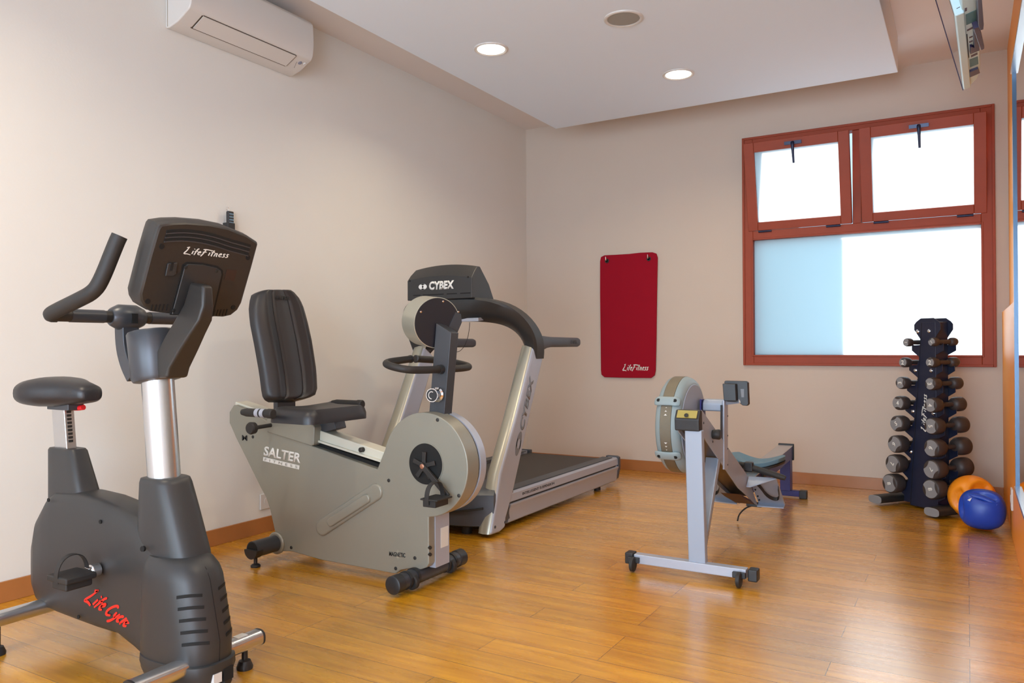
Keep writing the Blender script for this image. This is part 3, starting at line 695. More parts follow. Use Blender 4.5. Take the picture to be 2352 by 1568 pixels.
# stabiliser tubes
XF_, YF0, YF1 = -2.135, 2.60, 3.13
fb = obj('front_stabilizer', MB().cyl((XF_, YF0+.03, .052), (XF_, YF1-.03, .052), .036, n=32), M['steelgrey'], rec)
for y, s_ in ((YF0, 1), (YF1, -1)):
    obj('end_cap', MB().lathe((XF_, y, .052), (0, s_, 0), [(0, .034), (.004, .040), (.05, .040), (.054, .037)], 32), M['black'], fb)
    obj('roller_collar', MB().lathe((XF_, y+s_*.085, .052), (0, s_, 0), [(0, .040), (.016, .040)], 32), M['black'], fb)
    obj('roller', MB().lathe((XF_+.016, y+s_*.107, .040), (0, s_, 0), [(0, .030), (.005, .034), (.022, .034), (.027, .030)], 32), M['rubber'], fb)
    obj('roller_collar', MB().lathe((XF_, y+s_*.14, .052), (0, s_, 0), [(0, .040), (.016, .040)], 32), M['black'], fb)
pr = onZ(557, 1262, .085); XR_ = -3.02
rb_ = MB().cyl((XR_, 2.615, .088), (XR_, 3.06, .088), .041, n=32)
rbo = obj('rear_stabilizer', rb_, M['steelgrey'], rec)
for y, s_ in ((2.615, 1), (3.06, -1)):
    obj('tube_opening', MB().lathe((XR_, y-s_*.001, .088), (0, s_, 0), [(0, .036), (.002, .036)], 32), M['dark'], rbo)
    f_ = MB(); f_.lathe((XR_, y+s_*.0, .088), (0, s_, 0), [(-.012, .044), (.03, .044)], 32)
    bm_ = f_.bm
    for v in list(bm_.verts):
        if v.co.z > .088: v.co.z = .088+(v.co.z-.088)*.05
    fo = obj('foot_bracket', f_, M['black'], rbo)
    obj('levelling_foot', MB().lathe((XR_, y+s_*.02, 0), (0, 0, 1), [(0, .023), (.008, .024), (.014, .018), (.018, .009), (.05, .009)]), M['black'], rbo)
def flange(px, py, r, y=YN):
    c = onY(px, py, y); m_ = MB(); P = [V((c.x+r*math.cos(t), y-.012, c.z+r*math.sin(t))) for t in [math.radians(-8+150*i/12) for i in range(13)]]
    m_.tube(P, .009, 10); return m_
obj('tube_flange', MB().lathe((XR_, YN+.005, .088), (0, -1, 0), [(0, .056), (.010, .056), (.016, .050), (.016, .040)], 40), M['olive'], rec)
# seat rail
zr = lambda px, py: onY(px, py, YN+.03)
rp = [zr(540, 922), zr(886, 1040), zr(886, 1064), zr(540, 948)]
obj('seat_rail', MB().prism(rp, (0, .085, 0)), M['cream'], rec, bevel=.004)
rp = [zr(538, 950), zr(884, 1070), zr(884, 1078), zr(538, 958)]
obj('rail_gap', MB().prism(rp, (0, .085, 0)), M['dark'], rec)
obj('rail_lip', MB().prism([onY(725, 1009, YN+.018), onY(878, 1058, YN+.018), onY(878, 1063, YN+.018), onY(725, 1014, YN+.018)], (0, .02, 0)), M['cream'], rec, bevel=.001)
c = onY(834, 1032, YN+.03)
obj('stop_knob', MB().lathe(c, (0, -1, 0), [(-.01, .012), (.02, .012), (.024, .008)], 16), M['rubber'], rec)
# carriage cover below the seat
cp = [onY(x, y, YN-.012) for x, y in ((612, 958), (628, 952), (719, 976), (722, 981), (720, 1022), (714, 1024), (612, 992))]
cvo = obj('carriage_cover', MB().prism(cp, (0, .13, 0)), M['olive'], rec, bevel=.006)
obj('lower_frame', MB().prism([onY(x, y, YN+.035) for x, y in ((695, 945), (765, 958), (772, 985), (722, 1000), (695, 985))], (0, .075, 0)), M['steelgrey'], rec, bevel=.004)
# adjusting knob
c = onY(622, 976, YN-.012)
kn = MB().cyl(c+V((0, .01, 0)), c+V((-.0, -.105, -.004)), .010)
kn.lathe(c+V((0, -.095, -.004)), (0, -1, 0), [(0, .016), (.012, .029), (.034, .031), (.042, .026)], 20)
obj('adjusting_knob', kn, M['rubber'], rec)
# seat pad
def pad(rows, nrm, th, bulge, n=22, edge=.18):
    """rows: list of (left point, right point); a soft cushion with rounded rim"""
    m_ = MB(); nrm = V(nrm).normalized(); F, Bk = [], []; R = len(rows)
    for i, (a, b) in enumerate(rows):
        v = i/(R-1); f, k = [], []
        for j in range(n+1):
            u = j/n; p = V(a)*(1-u)+V(b)*u
            e = min(u, 1-u)/edge; e2 = min(v, 1-v)/(edge*.55); q = min(e, 1); q2 = min(e2, 1)
            h = th*(math.sqrt(max(0, 1-(1-q)**2))*.55+.45)*(math.sqrt(max(0, 1-(1-q2)**2))*.55+.45)
            f.append(m_.bm.verts.new(p+nrm*(h+bulge(u, v)*min(q, q2)))); k.append(m_.bm.verts.new(p))
        F.append(f); Bk.append(k)
    for i in range(R-1):
        for j in range(n):
            m_.bm.faces.new((F[i][j], F[i][j+1], F[i+1][j+1], F[i+1][j])); m_.bm.faces.new((Bk[i][j], Bk[i+1][j], Bk[i+1][j+1], Bk[i][j+1]))
        m_.bm.faces.new((F[i][0], F[i+1][0], Bk[i+1][0], Bk[i][0])); m_.bm.faces.new((F[i][n], Bk[i][n], Bk[i+1][n], F[i+1][n]))
    for j in range(n):
        m_.bm.faces.new((F[0][j], Bk[0][j], Bk[0][j+1], F[0][j+1])); m_.bm.faces.new((F[-1][j], F[-1][j+1], Bk[-1][j+1], Bk[-1][j]))
    return m_
tb = math.radians(13); NB = V((math.cos(tb), 0, math.sin(tb))); PB = V((-3.02, YM, .80))
def onB(px, py): return onP(px, py, PB, NB)
def interp(tab, y):
    for k in range(len(tab)-1):
        if tab[k][0] <= y <= tab[k+1][0]:
            f = (y-tab[k][0])/(tab[k+1][0]-tab[k][0]); f_ = f*f*(3-2*f) if 0 else f; return tab[k][1]*(1-f)+tab[k+1][1]*f
    return tab[-1][1] if y > tab[-1][0] else tab[0][1]
Lp = [(668, 598), (671, 588), (676, 580), (690, 576), (710, 574), (742, 577), (787, 586), (854, 598), (894, 603), (910, 606), (918, 612), (922, 620)]
Rp = [(668, 650), (671, 660), (676, 668), (690, 681), (710, 690), (742, 699), (787, 709), (854, 719), (894, 720.5), (910, 715), (918, 690), (922, 672)]
rows = []
ys = [668, 669.5, 671, 673, 676, 681, 688, 697, 708, 725, 745, 765, 785, 805, 825, 845, 865, 882, 894, 902, 908, 913, 917, 920, 922]
for y in ys:
    rows.append((onB(interp([(a, b) for a, b in Lp], y)-3, y+2-0), onB(interp(Rp, y)-3, y+2+0)))
def bl(u, v):
    g = lambda c, w: math.exp(-((u-c)/w)**2)
    return .012*math.sin(PI*min(max(v, 0), 1))**.5*((g(.15, .13)+g(.85, .13)))+.006*g(.5, .12)-.007*(g(.335, .022)+g(.665, .022)) - .010*math.exp(-((v-.5)/.3)**2)*g(.5, .25)
bk = pad(rows, NB, .062, bl, n=60)
bko = obj('backrest', bk, M['leather'], rec, ang=50)
obj('backrest_support', MB().prism([PB+V((-.03, -.06, -.10)), PB+V((-.03, .06, -.10)), PB+V((-.03, .06, .12)), PB+V((-.03, -.06, .12))], (.03, 0, 0)), M['steelgrey'], rec)
A = onB(612, 694)+NB*.066; B = onB(645, 697)+NB*.066
obj('lettering', place_text('SALTER', A+NB*.001, B-A, V((0, 0, 1)), .02, width=(B-A).length, height=.02, bold=.02), M['blackprint'], bko, smooth=False)
ZS = .735
sp_ = [onZ(x, y, ZS+.04) for x, y in ((622, 941), (712, 963), (811, 944), (700, 918))]
xs0, xs1 = -3.0, sp_[1].x; ya_, yb_ = sp_[1].y, sp_[2].y+.0
rows = []
NR = 16
x1s = onZ(712, 961, ZS+.03).x; yl = onZ(712, 961, ZS+.03).y; x0s = onY(612, 945, yl).x; yr = onZ(811, 943, ZS+.03).y
for k in range(NR+1):
    v = k/NR; x = x0s+(x1s-x0s)*v; ins = .035*max(0, (v-.82)/.18)**2.2+.03*max(0, (.15-v)/.15)**2; fl = .0*(1-v)
    rows.append((V((x, yl+ins, ZS)), V((x, max(yr, 3.02)*(1-v*.35)+yr*v*.35-ins if 0 else yr+.02-.02*v-ins, ZS))))
def bs(u, v): return .008*math.exp(-((v-.12)/.12)**2)-.010*math.exp(-((u-.5)/.3)**2)*(1-v)
obj('seat', pad(rows, (0, 0, 1), .065, bs, n=30, edge=.14), M['leather'], rec, ang=50)
# seat side handles
for y, s_ in ((yl-.045, -1), (yr+.035, 1)):
    xh = onY(625, 950, yl-.045).x if s_ < 0 else onY(830, 926, yr+.035).x
    z = (onY(625, 950, yl-.045).z if s_ < 0 else onY(822, 928, yr+.035).z)
    g_ = obj('side_handle', MB().lathe((xh+.008, y, z), (-1, 0, 0), [(0, .018), (.004, .022), (.03, .022), (.034, .0195), (.17, .0195), (.20, .014)], 24), M['rubber'], rec)
    if s_ < 0:
        for q in (.05, .083): obj('pulse_sensor', MB().lathe((xh-q+.008, y, z), (-1, 0, 0), [(0, .0205), (.022, .0205)], 24), M['silver'], g_)
    obj('handle_bracket', MB().tube([(xh-.19, y, z), (xh-.21, y-s_*.03, z-.01), (xh-.19, y-s_*.09, z-.02)], .012, 12, 1), M['steelgrey'], rec)
# display post
tp = [onY(x, y, YM-.035) for x, y in ((985, 955), (1003, 741), (1040, 762), (1028, 955))]
tp = [onY(x, y, YP-.035) for x, y in ((985, 955), (1002, 742), (1036, 764), (1020, 955))]
TP = thing
obj('display_post', MB().prism(tp, (0, .06, 0)), M['steelgrey'], rec, bevel=.002)
vw = (CPOS-onY(1000, 735, YM)).normalized()
ax_ = V((-.88, .45, .10)).normalized()
cdp = onY(1004, 741, YP-.02)
dc = MB(); dc.lathe(cdp, ax_, [(-.001, .112), (.0, .116), (.13, .116), (.135, .11)], 64)
dco = obj('display_drum', dc, M['olive2'], rec, ang=40)
obj('drum_back', MB().lathe(cdp-ax_*.0015, ax_, [(0, .112), (.001, .113)], 64), mat('drum_black', (.02, .018, .022), .25), dco)
for x, y in ((967, 716), (1018, 692), (1053, 716)): obj('screw', screw(MB(), onP(x, y, cdp-ax_*.002, ax_), -ax_, .005, .003), M['chrome'], dco)
pl_ = [onP(x, y, cdp-ax_*.002, ax_) for x, y in ((1046, 716), (1058, 721), (1060, 740), (1050, 763), (1030, 752))]
obj('mounting_plate', MB().prism(pl_, -ax_*.004), M['steelgrey'], rec)
# looped handlebar of the post
hc = onY(1008, 848, YP-.04); 
def hp(px, py, y): return onY(px, py, y)
hl_ = [hp(1012, 848, YM-.045), hp(980, 849, YM-.10), hp(945, 849, YM-.16), hp(905, 842, YM-.19)]
z_h = hc.z
Pth = [(hc.x+.012, YP-.03, z_h), (hc.x+.0, YP-.16, z_h), (hc.x-.02, YP-.25, z_h+.004), (hc.x-.10, YP-.265, z_h+.02), (hc.x-.165, YP-.22, z_h+.034), (hc.x-.175, YP-.03, z_h+.045)]
for s_ in (-1, 1):
    g_ = obj('handlebar', MB().tube([(x, YP+s_*(YP-y), z) for x, y, z in Pth], .0165, 16, 3), M['rubber'], rec)
    e_ = V(Pth[-1]); obj('bar_plug', MB().lathe((e_.x, YP+s_*(YP-e_.y)-s_*.004, e_.z), (-.1, -s_*.9, .05), [(0, .018), (.008, .0185), (.011, .015)]), M['black'], g_)
obj('post_socket', MB().lathe((hc.x+.012, YP-.034, z_h), (-.15, -1, 0), [(0, .021), (.02, .021)]), M['black'], rec)
# resistance knob
c = onY(1005, 906, YP-.04)
kb = MB(); d = V((.1, -1, 0)).normalized()
kb.lathe(c, d, [(0, .032), (.006, .034), (.012, .026), (.04, .026), (.044, .030), (.05, .031)], 12)
ko = obj('resistance_knob', kb, M['chrome'], rec, ang=20)
obj('knob_cap', MB().lathe(c+d*.0505, d, [(0, .027), (.001, .026)], 32), M['black'], ko)
obj('knob_marking', MB().tube([c+d*.053+V((.016*math.cos(t), 0, .016*math.sin(t))) for t in [math.radians(60+210*i/12) for i in range(13)]], .0022, 6), M['white'], ko)
# lettering on the side
A = onY(605, 1046, YN-.001); B = onY(690, 1064, YN-.001)
xd = (B-A); up_ = onY(608, 1021, YN-.001)-onY(605, 1043, YN-.001)
obj('lettering', place_text('SALTER', A, xd, up_, .04, width=xd.length, height=up_.length*1.0, bold=.035), M['label'], rho, smooth=False, label='white capital letters')
A = onY(604, 1058, YN-.001); B = onY(687, 1078, YN-.001); up2 = onY(605, 1047, YN-.001)-onY(604, 1056, YN-.001)
bar = MB().prism([A, B, B+up2*1.0, A+up2*1.0], (0, -.0005, 0)); bo = obj('word_bar', bar, M['label'], rho)
xd = (B-A)
obj('lettering', place_text('FITNESS', A+xd*.05+up2*.2+V((0, -.0009, 0)), xd, up2, .02, width=xd.length*.9, height=up2.length*.6, space=1.9), M['olive'], bo, smooth=False)
A = onY(894, 1276, YN-.001); B = onY(931, 1280, YN-.001); up3 = onY(894, 1266, YN-.001)-A
obj('lettering', place_text('MAGNETIC', A, B-A, up3, .02, width=(B-A).length, height=up3.length, bold=.02), M['blackprint'], rho, smooth=False)
c = onY(914, 1274, YN-.0003); stp = []
for k in range(32): 
    t = 2*PI*k/32; r = .026 if k % 8 == 0 else (.017 if k % 2 == 0 else .012); stp.append(c+V((math.cos(t)*r, 0, math.sin(t)*r)))
obj('star_emblem', MB().prism(stp, (0, -.0003, 0)), M['olive2'], rho, smooth=False)
A = onY(556, 1011, YN-.001); B = onY(568, 1012, YN-.001)
obj('lettering', place_text('M', A, B-A, (0, 0, 1), .02, width=(B-A).length, height=.028, bold=.02), M['blackprint'], rho, smooth=False)

# ================================================================== treadmill
XT, XTL = -2.30, -3.235          # outer faces of the frame
tm = thing('treadmill', 'silver and charcoal treadmill with curved console arch in the left rear corner', 'treadmill', (-2.77, 4.6, 0))
def T_(px, py, x=XT): return onX(px, py, x)
# uprights
def upright(xo, s_, parent):
    side = [T_(x, y) for x, y in ((1227, 793), (1249, 822), (1217, 960), (1179, 1134), (1163.5, 1190), (1162, 1211), (1150, 1222), (1128, 1230), (1150, 1088), (1185, 960))]
    side = [V((xo, p.y, max(p.z, .012))) for p in side]
    return obj('upright', MB().prism(side, (-s_*.095, 0, 0)), M['silver'], parent, bevel=.018, seg=4)
u1 = upright(XT, 1, tm); u2 = upright(XTL, -1, tm)
# olive front covers of the uprights
def cover(xo, s_):
    P = [T_(x, y) for x, y in ((1227, 793), (1185, 960), (1150, 1088), (1128, 1228))]
    m_ = MB(); rg = []
    for p in P:
        z = max(p.z, .012); y = p.y
        rg.append([V((xo-s_*.006, y+.012, z)), V((xo-s_*.016, y-.004, z)), V((xo-s_*.05, y-.010, z)), V((xo-s_*.084, y-.002, z)), V((xo-s_*.094, y+.02, z)), V((xo-s_*.05, y+.03, z))])
    m_.loft(rg); return obj('upright_front_cover', m_, M['olive2'], tm, ang=60)
cover(XT, 1); cover(XTL, -1)
for x, y in ((1137, 1210), (1160, 1199)): obj('screw', screw(MB(), T_(x, y), (1, 0, 0), .009, .006), M['steelgrey'], u1)
A = T_(1187, 1040, XT+.0012); B = T_(1222, 866, XT+.0012)
xd = B-A; upn = V((0, -xd.z, xd.y)).normalized()*-1
upn = V((0, xd.z, -xd.y)).normalized(); upn = -upn
L = xd.length
obj('lettering', place_text('CYBEX', A+xd*.30+upn*-.026, xd, upn, .05, width=L*.70, height=.052, bold=.03, shear=.15), M['labelgrey'], u1, smooth=False)
cc = A+xd*.12; sw = MB()
xn = xd.normalized()
def crescent(c, xa, ya, a, b, shift, nrm):
    P = [c+xa*(a*math.cos(t))+ya*(b*math.sin(t)) for t in [math.radians(70+220*i/20) for i in range(21)]]
    Q = [c+xa*(a*.62*math.cos(t)+shift)+ya*(b*.70*math.sin(t)) for t in [math.radians(285-210*i/20) for i in range(21)]]
    return MB().prism(P+Q, nrm)
obj('logo_swoosh', crescent(cc, xn, upn, .075, .026, .016, (.0006, 0, 0)), M['labelgrey'], u1, smooth=False)
obj('logo_swoosh', crescent(cc, -xn, -upn, .075, .026, .016, (.0006, 0, 0)), M['labelgrey'], u1, smooth=False)
# arch
YA = T_(1227, 793).y-.01
def A_(px, py, y=YA): return onY(px, py, y)
xc = (XT+XTL)/2
outer = [(1252, 824), (1251, 800), (1244, 778), (1230, 755), (1210, 733), (1183, 711), (1152, 694), (1120, 685), (1085, 681)]
inner = [(1196, 791), (1190, 777), (1176, 761), (1155, 748), (1128, 741), (1095, 738), (1060, 737)]
yo_ = [4.19, 4.18, 4.15, 4.11, 4.06, 4.00, 3.95, 3.91, 3.885]; yi_ = [4.19, 4.17, 4.12, 4.07, 4.01, 3.95, 3.90]
So = [onY(x, y, q) for (x, y), q in zip(outer, yo_)]; Si = [onY(x, y, q) for (x, y), q in zip(inner, yi_)]
YAC = 3.885
fixx = XT+.003-So[0].x
So = [V((p.x+(XT+.003-So[0].x)*max(0, 1-i_/5), p.y, p.z)) for i_, p in enumerate(So)]
mir = lambda P: [V((2*xc-p.x, p.y, p.z)) for p in P]
zi = So[0].z
polyo = So+list(reversed(mir(So)))
polyi = Si+list(reversed(mir(Si)))
N_ = 40
def resample(P, n):
    d = [0]
    for i in range(1, len(P)): d.append(d[-1]+(P[i]-P[i-1]).length)
    out = []
    for k in range(n+1):
        s_ = d[-1]*k/n; i = 1
        while i < len(P)-1 and d[i] < s_: i += 1
        f = (s_-d[i-1])/max(d[i]-d[i-1], 1e-9); out.append(P[i-1].lerp(P[i], min(max(f, 0), 1)))
    return out
def smoothp(P, k=3):
    for _ in range(k): P = [P[0]]+[(P[i-1]+P[i]*2+P[i+1])/4 for i in range(1, len(P)-1)]+[P[-1]]
    return P
po, pi_ = smoothp(resample(polyo, N_)), smoothp(resample(polyi, N_))
am = MB(); dep = .125
rings = []
for o_, i_ in zip(po, pi_):
    d = (o_-i_); rings.append([o_+V((0, .012, 0))-d*.0, o_-d*.10+V((0, -.004, 0)), o_-d*.5+V((0, -.010, 0)), i_+d*.35+V((0, -.002, 0)), i_+V((0, .045, 0)), i_+V((0, dep, 0)), o_-d*.25+V((0, dep+.01, 0)), o_+V((0, dep-.02, 0))])
am.loft(rings); aro = obj('console_arch', am, M['char'], tm, ang=40)
obj('tray_underside', MB().prism([V((Si[-1].x+.10, YAC+.05, Si[-1].z-.002)), V((2*xc-Si[-1].x-.10, YAC+.05, Si[-1].z-.002)), V((2*xc-Si[-1].x-.10, YAC+.24, Si[-1].z+.02)), V((Si[-1].x+.10, YAC+.24, Si[-1].z+.02))], (0, 0, .02)), M['silver'], tm)
# console
YK = 3.865
tilt = math.radians(12)
NK = V((0, -math.cos(tilt), math.sin(tilt))); 
kz0 = A_(1000, 684, YK).z-.01
fr_ = [A_(x, y) for x, y in ((944, 684), (938.5, 665), (938, 640), (943, 628), (950, 620), (980, 612), (1010, 608), (1045, 607), (1090, 608.5))]
P0 = V((0, YK, kz0))
def onK(px, py, off=0): return onP(px, py, P0+NK*off, NK)
lo_ = [onK(x, y) for x, y in ((944, 688), (938.5, 660), (939, 642), (948, 622), (985, 612), (1035, 607), (1087, 608), (1088, 640), (1087, 688))]
mid = [onK(x, y) for x, y in ((944, 688), (938.5, 660), (938.5, 645), (944, 633), (985, 630), (1035, 627), (1079, 629), (1085, 645), (1090, 688))]
bk_ = []
top = {0: 0}
cko = MB()
R1 = [onK(x, y) for x, y in ((944, 690), (939, 668), (938.5, 640), (985, 634), (1035, 630), (1083, 632), (1087, 660), (1090, 690))]
R2 = [onK(x, y) for x, y in ((946, 690), (942, 668), (949, 620), (985, 612), (1035, 607), (1089, 608), (1097, 660), (1103, 690))]
R2 = [p+V((0, .06, 0)) for p in R2]
R2 = [V((p.x, p.y, p.z)) for p in [R2[i] for i in range(8)]]
R3 = [V((r.x+.0, YK+.20, r.z-(.03 if 2 <= i <= 5 else 0))) for i, r in enumerate(R2)]
# back shell: rear face, sloping crown, then wedge down to the rider side
def kx(px, y): return onY(px, 650, y).x
xl0, xr0 = R1[1].x, R1[6].x
ztop = onY(1040, 607, YK+.075).z; zmid = onY(1035, 632, YK+.01).z; zb = kz0
rings = []
for (y, zt_, x0, x1) in ((YK-.002, zmid, xl0, xr0), (YK+.028, zmid+.035, xl0+.003, xr0-.002), (YK+.07, ztop, xl0+.012, xr0-.006), (YK+.10, ztop, xl0+.014, xr0-.006), (YK+.19, ztop-.10, xl0+.012, xr0-.0), (YK+.245, zb+.03, xl0+.01, xr0)):
    n = 12; rg = []
    for k in range(n+1):
        u = k/n; rg.append(V((x0+(x1-x0)*u, y, zt_-.022*(2*u-1)**2+(.0))))
    rg += [V((x1, y, zb)), V((x0, y, zb))]
    rings.append(rg)
cko.loft(rings)
cko = obj('console', cko, M['char'], tm, bevel=.008, seg=3)
obj('console_neck', MB().box((xc-.15, YK+.04, kz0-.06), (xc+.15, YK+.13, kz0+.02)), M['char'], tm, bevel=.01)
A = onY(985, 664.5, YK-.004); B = onY(1043, 662, YK-.004); up4 = V((0, 0, A_(985, 646, YK).z-A.z))
A = onY(985.5, 666, YK-.0035)
obj('lettering', place_text('CYBEX', A, V((1, 0, .0)), (0, 0, 1), .04, width=(B-A).length*1.0, height=up4.z*1.05, bold=.05, shear=.08), M['label'], cko, smooth=False)
c = onY(971, 658.5, YK-.0035); X_, Z_ = V((1, 0, 0)), V((0, 0, 1))
obj('logo_swoosh', crescent(c+V((-.002, 0, 0)), X_, Z_, .030, .018, .014, (0, -.0006, 0)), M['label'], cko, smooth=False)
obj('logo_swoosh', crescent(c+V((.002, 0, 0)), -X_, -Z_, .030, .018, .014, (0, -.0006, 0)), M['label'], cko, smooth=False)
for x0, x1, y in ((949, 965, 682), (971, 1019, 679), (1026, 1049, 677), (1057, 1080, 676)):
    a, b = onY(x0, y, YK-.003), onY(x1, y, YK-.003); obj('vent_slot', MB().box((a.x, YK-.0035, kz0+.028), (b.x, YK-.0015, kz0+.034)), M['dark'], cko)
for x, y in ((1075, 636), (941.5, 645)): obj('screw_hole', MB().lathe(onY(x, y, YK-.002), (0, -1, 0), [(-.001, .006), (.002, .006)], 12), M['dark'], cko)
obj('screw_hole', MB().lathe(onY(1094, 718, 3.926), (0, -1, 0), [(-.001, .007), (.002, .007)], 12), M['dark'], aro)
# handrails
hz = T_(1300, 785).z
for xo, s_ in ((XT, 1), (XTL, -1)):
    y0_ = T_(1243, 790).y; y1_ = T_(1338, 785).y
    hr = MB(); cx_ = xo-s_*.035; rr = []
    for y, zb_, zt_, w in ((y0_-.05, hz-.07, hz+.045, .036), (y0_+.02, hz-.066, hz+.042, .034), (y0_+.12, hz-.040, hz+.036, .028), (y0_+.18, hz-.034, hz+.033, .027), (y1_-.03, hz-.034, hz+.030, .027), (y1_-.006, hz-.028, hz+.024, .022), (y1_, hz-.018, hz+.014, .012)):
        rr.append([V((cx_+w*sgnp(math.cos(t), .75), y, (zb_+zt_)/2+(zt_-zb_)/2*sgnp(math.sin(t), .75))) for t in [2*PI*k/28 for k in range(28)]])
    ho_ = obj('handrail', hr.loft(rr), M['deckdark'], tm, ang=45)
    if s_ > 0:
        obj('lettering', place_text('CYBEX', V((cx_+.0275, y1_-.17, hz-.012)), (0, 1, 0), (0, 0, 1), .03, width=.10, height=.024, bold=.02), M['steelgrey'], ho_, smooth=False)
obj('safety_cord', MB().tube([A_(1079, 740, YAC+.08), A_(1077, 765, YAC+.08), A_(1070, 790, YAC+.08), A_(1058, 806, YAC+.08), A_(1048, 808, YAC+.08)], .0018, 6, 2), M['blackprint'], tm)
# motor hood
hx0, hx1 = XTL+.0, XT-.0
hdm = MB(); yf = 3.60; 
zh = .265
def hring(z, yfr, ins): 
    P = []; n = 10
    for k in range(n+1):
        u = k/n; x = hx0+ins+(hx1-hx0-2*ins)*u; P.append(V((x, yfr+.10*abs(2*u-1)**3.2, z)))
    return P+[V((hx1-ins-.03, 3.97, z)), V((hx0+ins+.03, 3.97, z))]
hdm.loft([hring(.045, yf+.05, .03), hring(.06, yf+.012, .012), hring(.20, yf, .004), hring(.235, yf+.008, .008), hring(.258, yf+.035, .02), hring(.268, yf+.09, .04)])
hdo = obj('motor_hood', hdm, M['deckdark'], tm, ang=35)
gr = MB(); gr.ribbon([V((hx1-.55, yf+.001, .125)), V((hx1-.40, yf-.002, .120)), V((hx1-.2, yf+.012, .14)), V((hx1-.05, yf+.062, .165))], (0, 0, 1), .012, .012, 2)
obj('hood_groove', gr, M['blackprint'], hdo)
obj('hood_foot', MB().cyl((hx1-.2, yf+.12, 0), (hx1-.2, yf+.12, .05), .03), M['rubber'], tm)
obj('hood_foot', MB().cyl((hx0+.2, yf+.12, 0), (hx0+.2, yf+.12, .05), .03), M['rubber'], tm)
# deck
yd0, yd1 = 3.92, T_(1427, 1075).y
zr1, zr0 = T_(1420, 1052).z, T_(1195, 1128).z
zrt = (zr1+zr0)/2
zlow0, zlow1 = T_(1180, 1200).z, T_(1420, 1105).z
def rail(xo, s_):
    m_ = MB(); z1 = zrt; pf = [(0, z1-.012), (-.012, z1), (-.075, z1+.001), (-.075, z1-.03), (-.075, .035), (-.022, .03), (-.010, .04), (-.002, z1-.10), (.008, z1-.078), (.008, z1-.070), (-.006, z1-.068), (-.006, z1-.058), (.002, z1-.056)]
    m_.prism([V((xo+s_*a, yd0, z)) for a, z in pf], (0, yd1-yd0, 0)); ro = obj('side_rail', m_, M['silver'], tm, ang=20)
    obj('rail_groove', MB().box((min(xo-s_*.0062, xo-s_*.004), yd0, z1-.0680), (max(xo-s_*.0062, xo-s_*.004), yd1-.03, z1-.0580)), M['blackprint'], ro)
    fo = MB().prism([V((xo-s_*.018, yd0+.02, z1+.001)), V((xo-s_*.10, yd0+.02, z1+.001)), V((xo-s_*.10, yd1-.06, z1+.001)), V((xo-s_*.018, yd1-.06, z1+.001))], (0, 0, .006))
    obj('foot_strip', fo, M['footrest'], ro, bevel=.002)
    ec = MB().prism([V((xo+s_*a, yd1, z)) for a, z in ((.008, z1+.0), (-.012, z1+.008), (-.10, z1+.008), (-.10, .035), (-.03, .035), (-.008, .05), (.010, z1-.075))], (0, .04, 0))
    obj('rail_end_cap', ec, M['deckdark'], ro, bevel=.006)
    obj('rear_foot', MB().cyl((xo-s_*.06, yd1-.25, 0), (xo-s_*.06, yd1-.25, .06), .025), M['rubber'], tm)
    return ro
r1_ = rail(XT-.03, 1); rail(XTL+.03, -1)
obj('running_belt', MB().box((XTL+.125, yd0+.02, zrt-.075), (XT-.125, yd1+.0, zrt-.014)), M['belt'], tm, bevel=.012, seg=3)
A = T_(1200, 1139, XT-.029); B = T_(1273, 1117, XT-.029)
A.z = zrt-.040; B.z = zrt-.040
obj('lettering', place_text('INTELLIGENT SUSPENSION', A, (0, 1, 0), (0, 0, 1), .02, width=B.y-A.y, height=.016, bold=.01), M['blackprint'], r1_, smooth=False)
# ================================================================== rowing machine
XB0, XB1 = -1.175, -1.065          # beam width
row = thing('rowing_machine', 'grey air rowing machine with blue seat standing near the red mat', 'rowing machine', (-1.12, 4.6, 0))
def R_(px, py, x=XB1): return onX(px, py, x)
# diagonal beam: two side plates and the brown underside between them
sidep = [R_(x, y) for x, y in ((1612, 941), (1641.7, 982.7), (1713, 1085.5), (1718, 1094), (1740.7, 1160.7), (1735, 1157), (1715, 1138), (1695.6, 1120), (1608.5, 992))]
sp1 = obj('side_plate', MB().prism(sidep, (-.006, 0, 0)), M['rowgrey'], row, bevel=.002)
obj('side_plate', MB().prism([p+V((XB0-XB1+.006, 0, 0)) for p in sidep], (-.006, 0, 0)), M['rowgrey'], row, bevel=.002)
ins = [R_(x, y) for x, y in ((1617, 955), (1641, 990), (1712, 1092), (1716, 1108), (1724, 1140), (1690, 1103), (1612, 985))]
obj('beam_core', MB().prism([p+V((-.008, 0, 0)) for p in ins], (XB0-XB1+.016, 0, 0)), mat('brown_channel', (.10, .065, .04), .35, metal=.3), row)
capp = [R_(x, y) for x, y in ((1612, 940), (1613, 957), (1608.5, 991), (1600, 990))]
yc0 = onP(1567, 965, (0, R_(1609, 965).y, 0), (0, 1, 0)).y
z1c, z0c = R_(1611, 941).z, R_(1608, 990).z; yc1 = R_(1609, 970).y
cp_ = MB(); cp_.prism([V((XB1+.004, yc1+.015, z1c)), V((XB1+.004, yc1+.02, z0c)), V((XB1+.004, yc1-.03, z0c)), V((XB1+.004, yc1-.035, z0c+.055)), V((XB1+.004, yc1-.01, z1c))], (XB0-XB1-.008, 0, 0))
cpo = obj('beam_cap', cp_, M['black'], row, bevel=.006)
a = V((XB1-.008, yc1-.036, z0c+.060)); b = V((XB0+.008, yc1-.036, z0c+.060)); c = V((XB0+.008, yc1-.013, z1c-.004)); d = V((XB1-.008, yc1-.013, z1c-.004))
nn = (b-a).cross(d-a).normalized(); nn = nn if nn.y < 0 else -nn
obj('cap_face', MB().prism([a, b, c, d], nn*.003), mat('gold_cap_label', (.42, .34, .10), .35, metal=.3), cpo)
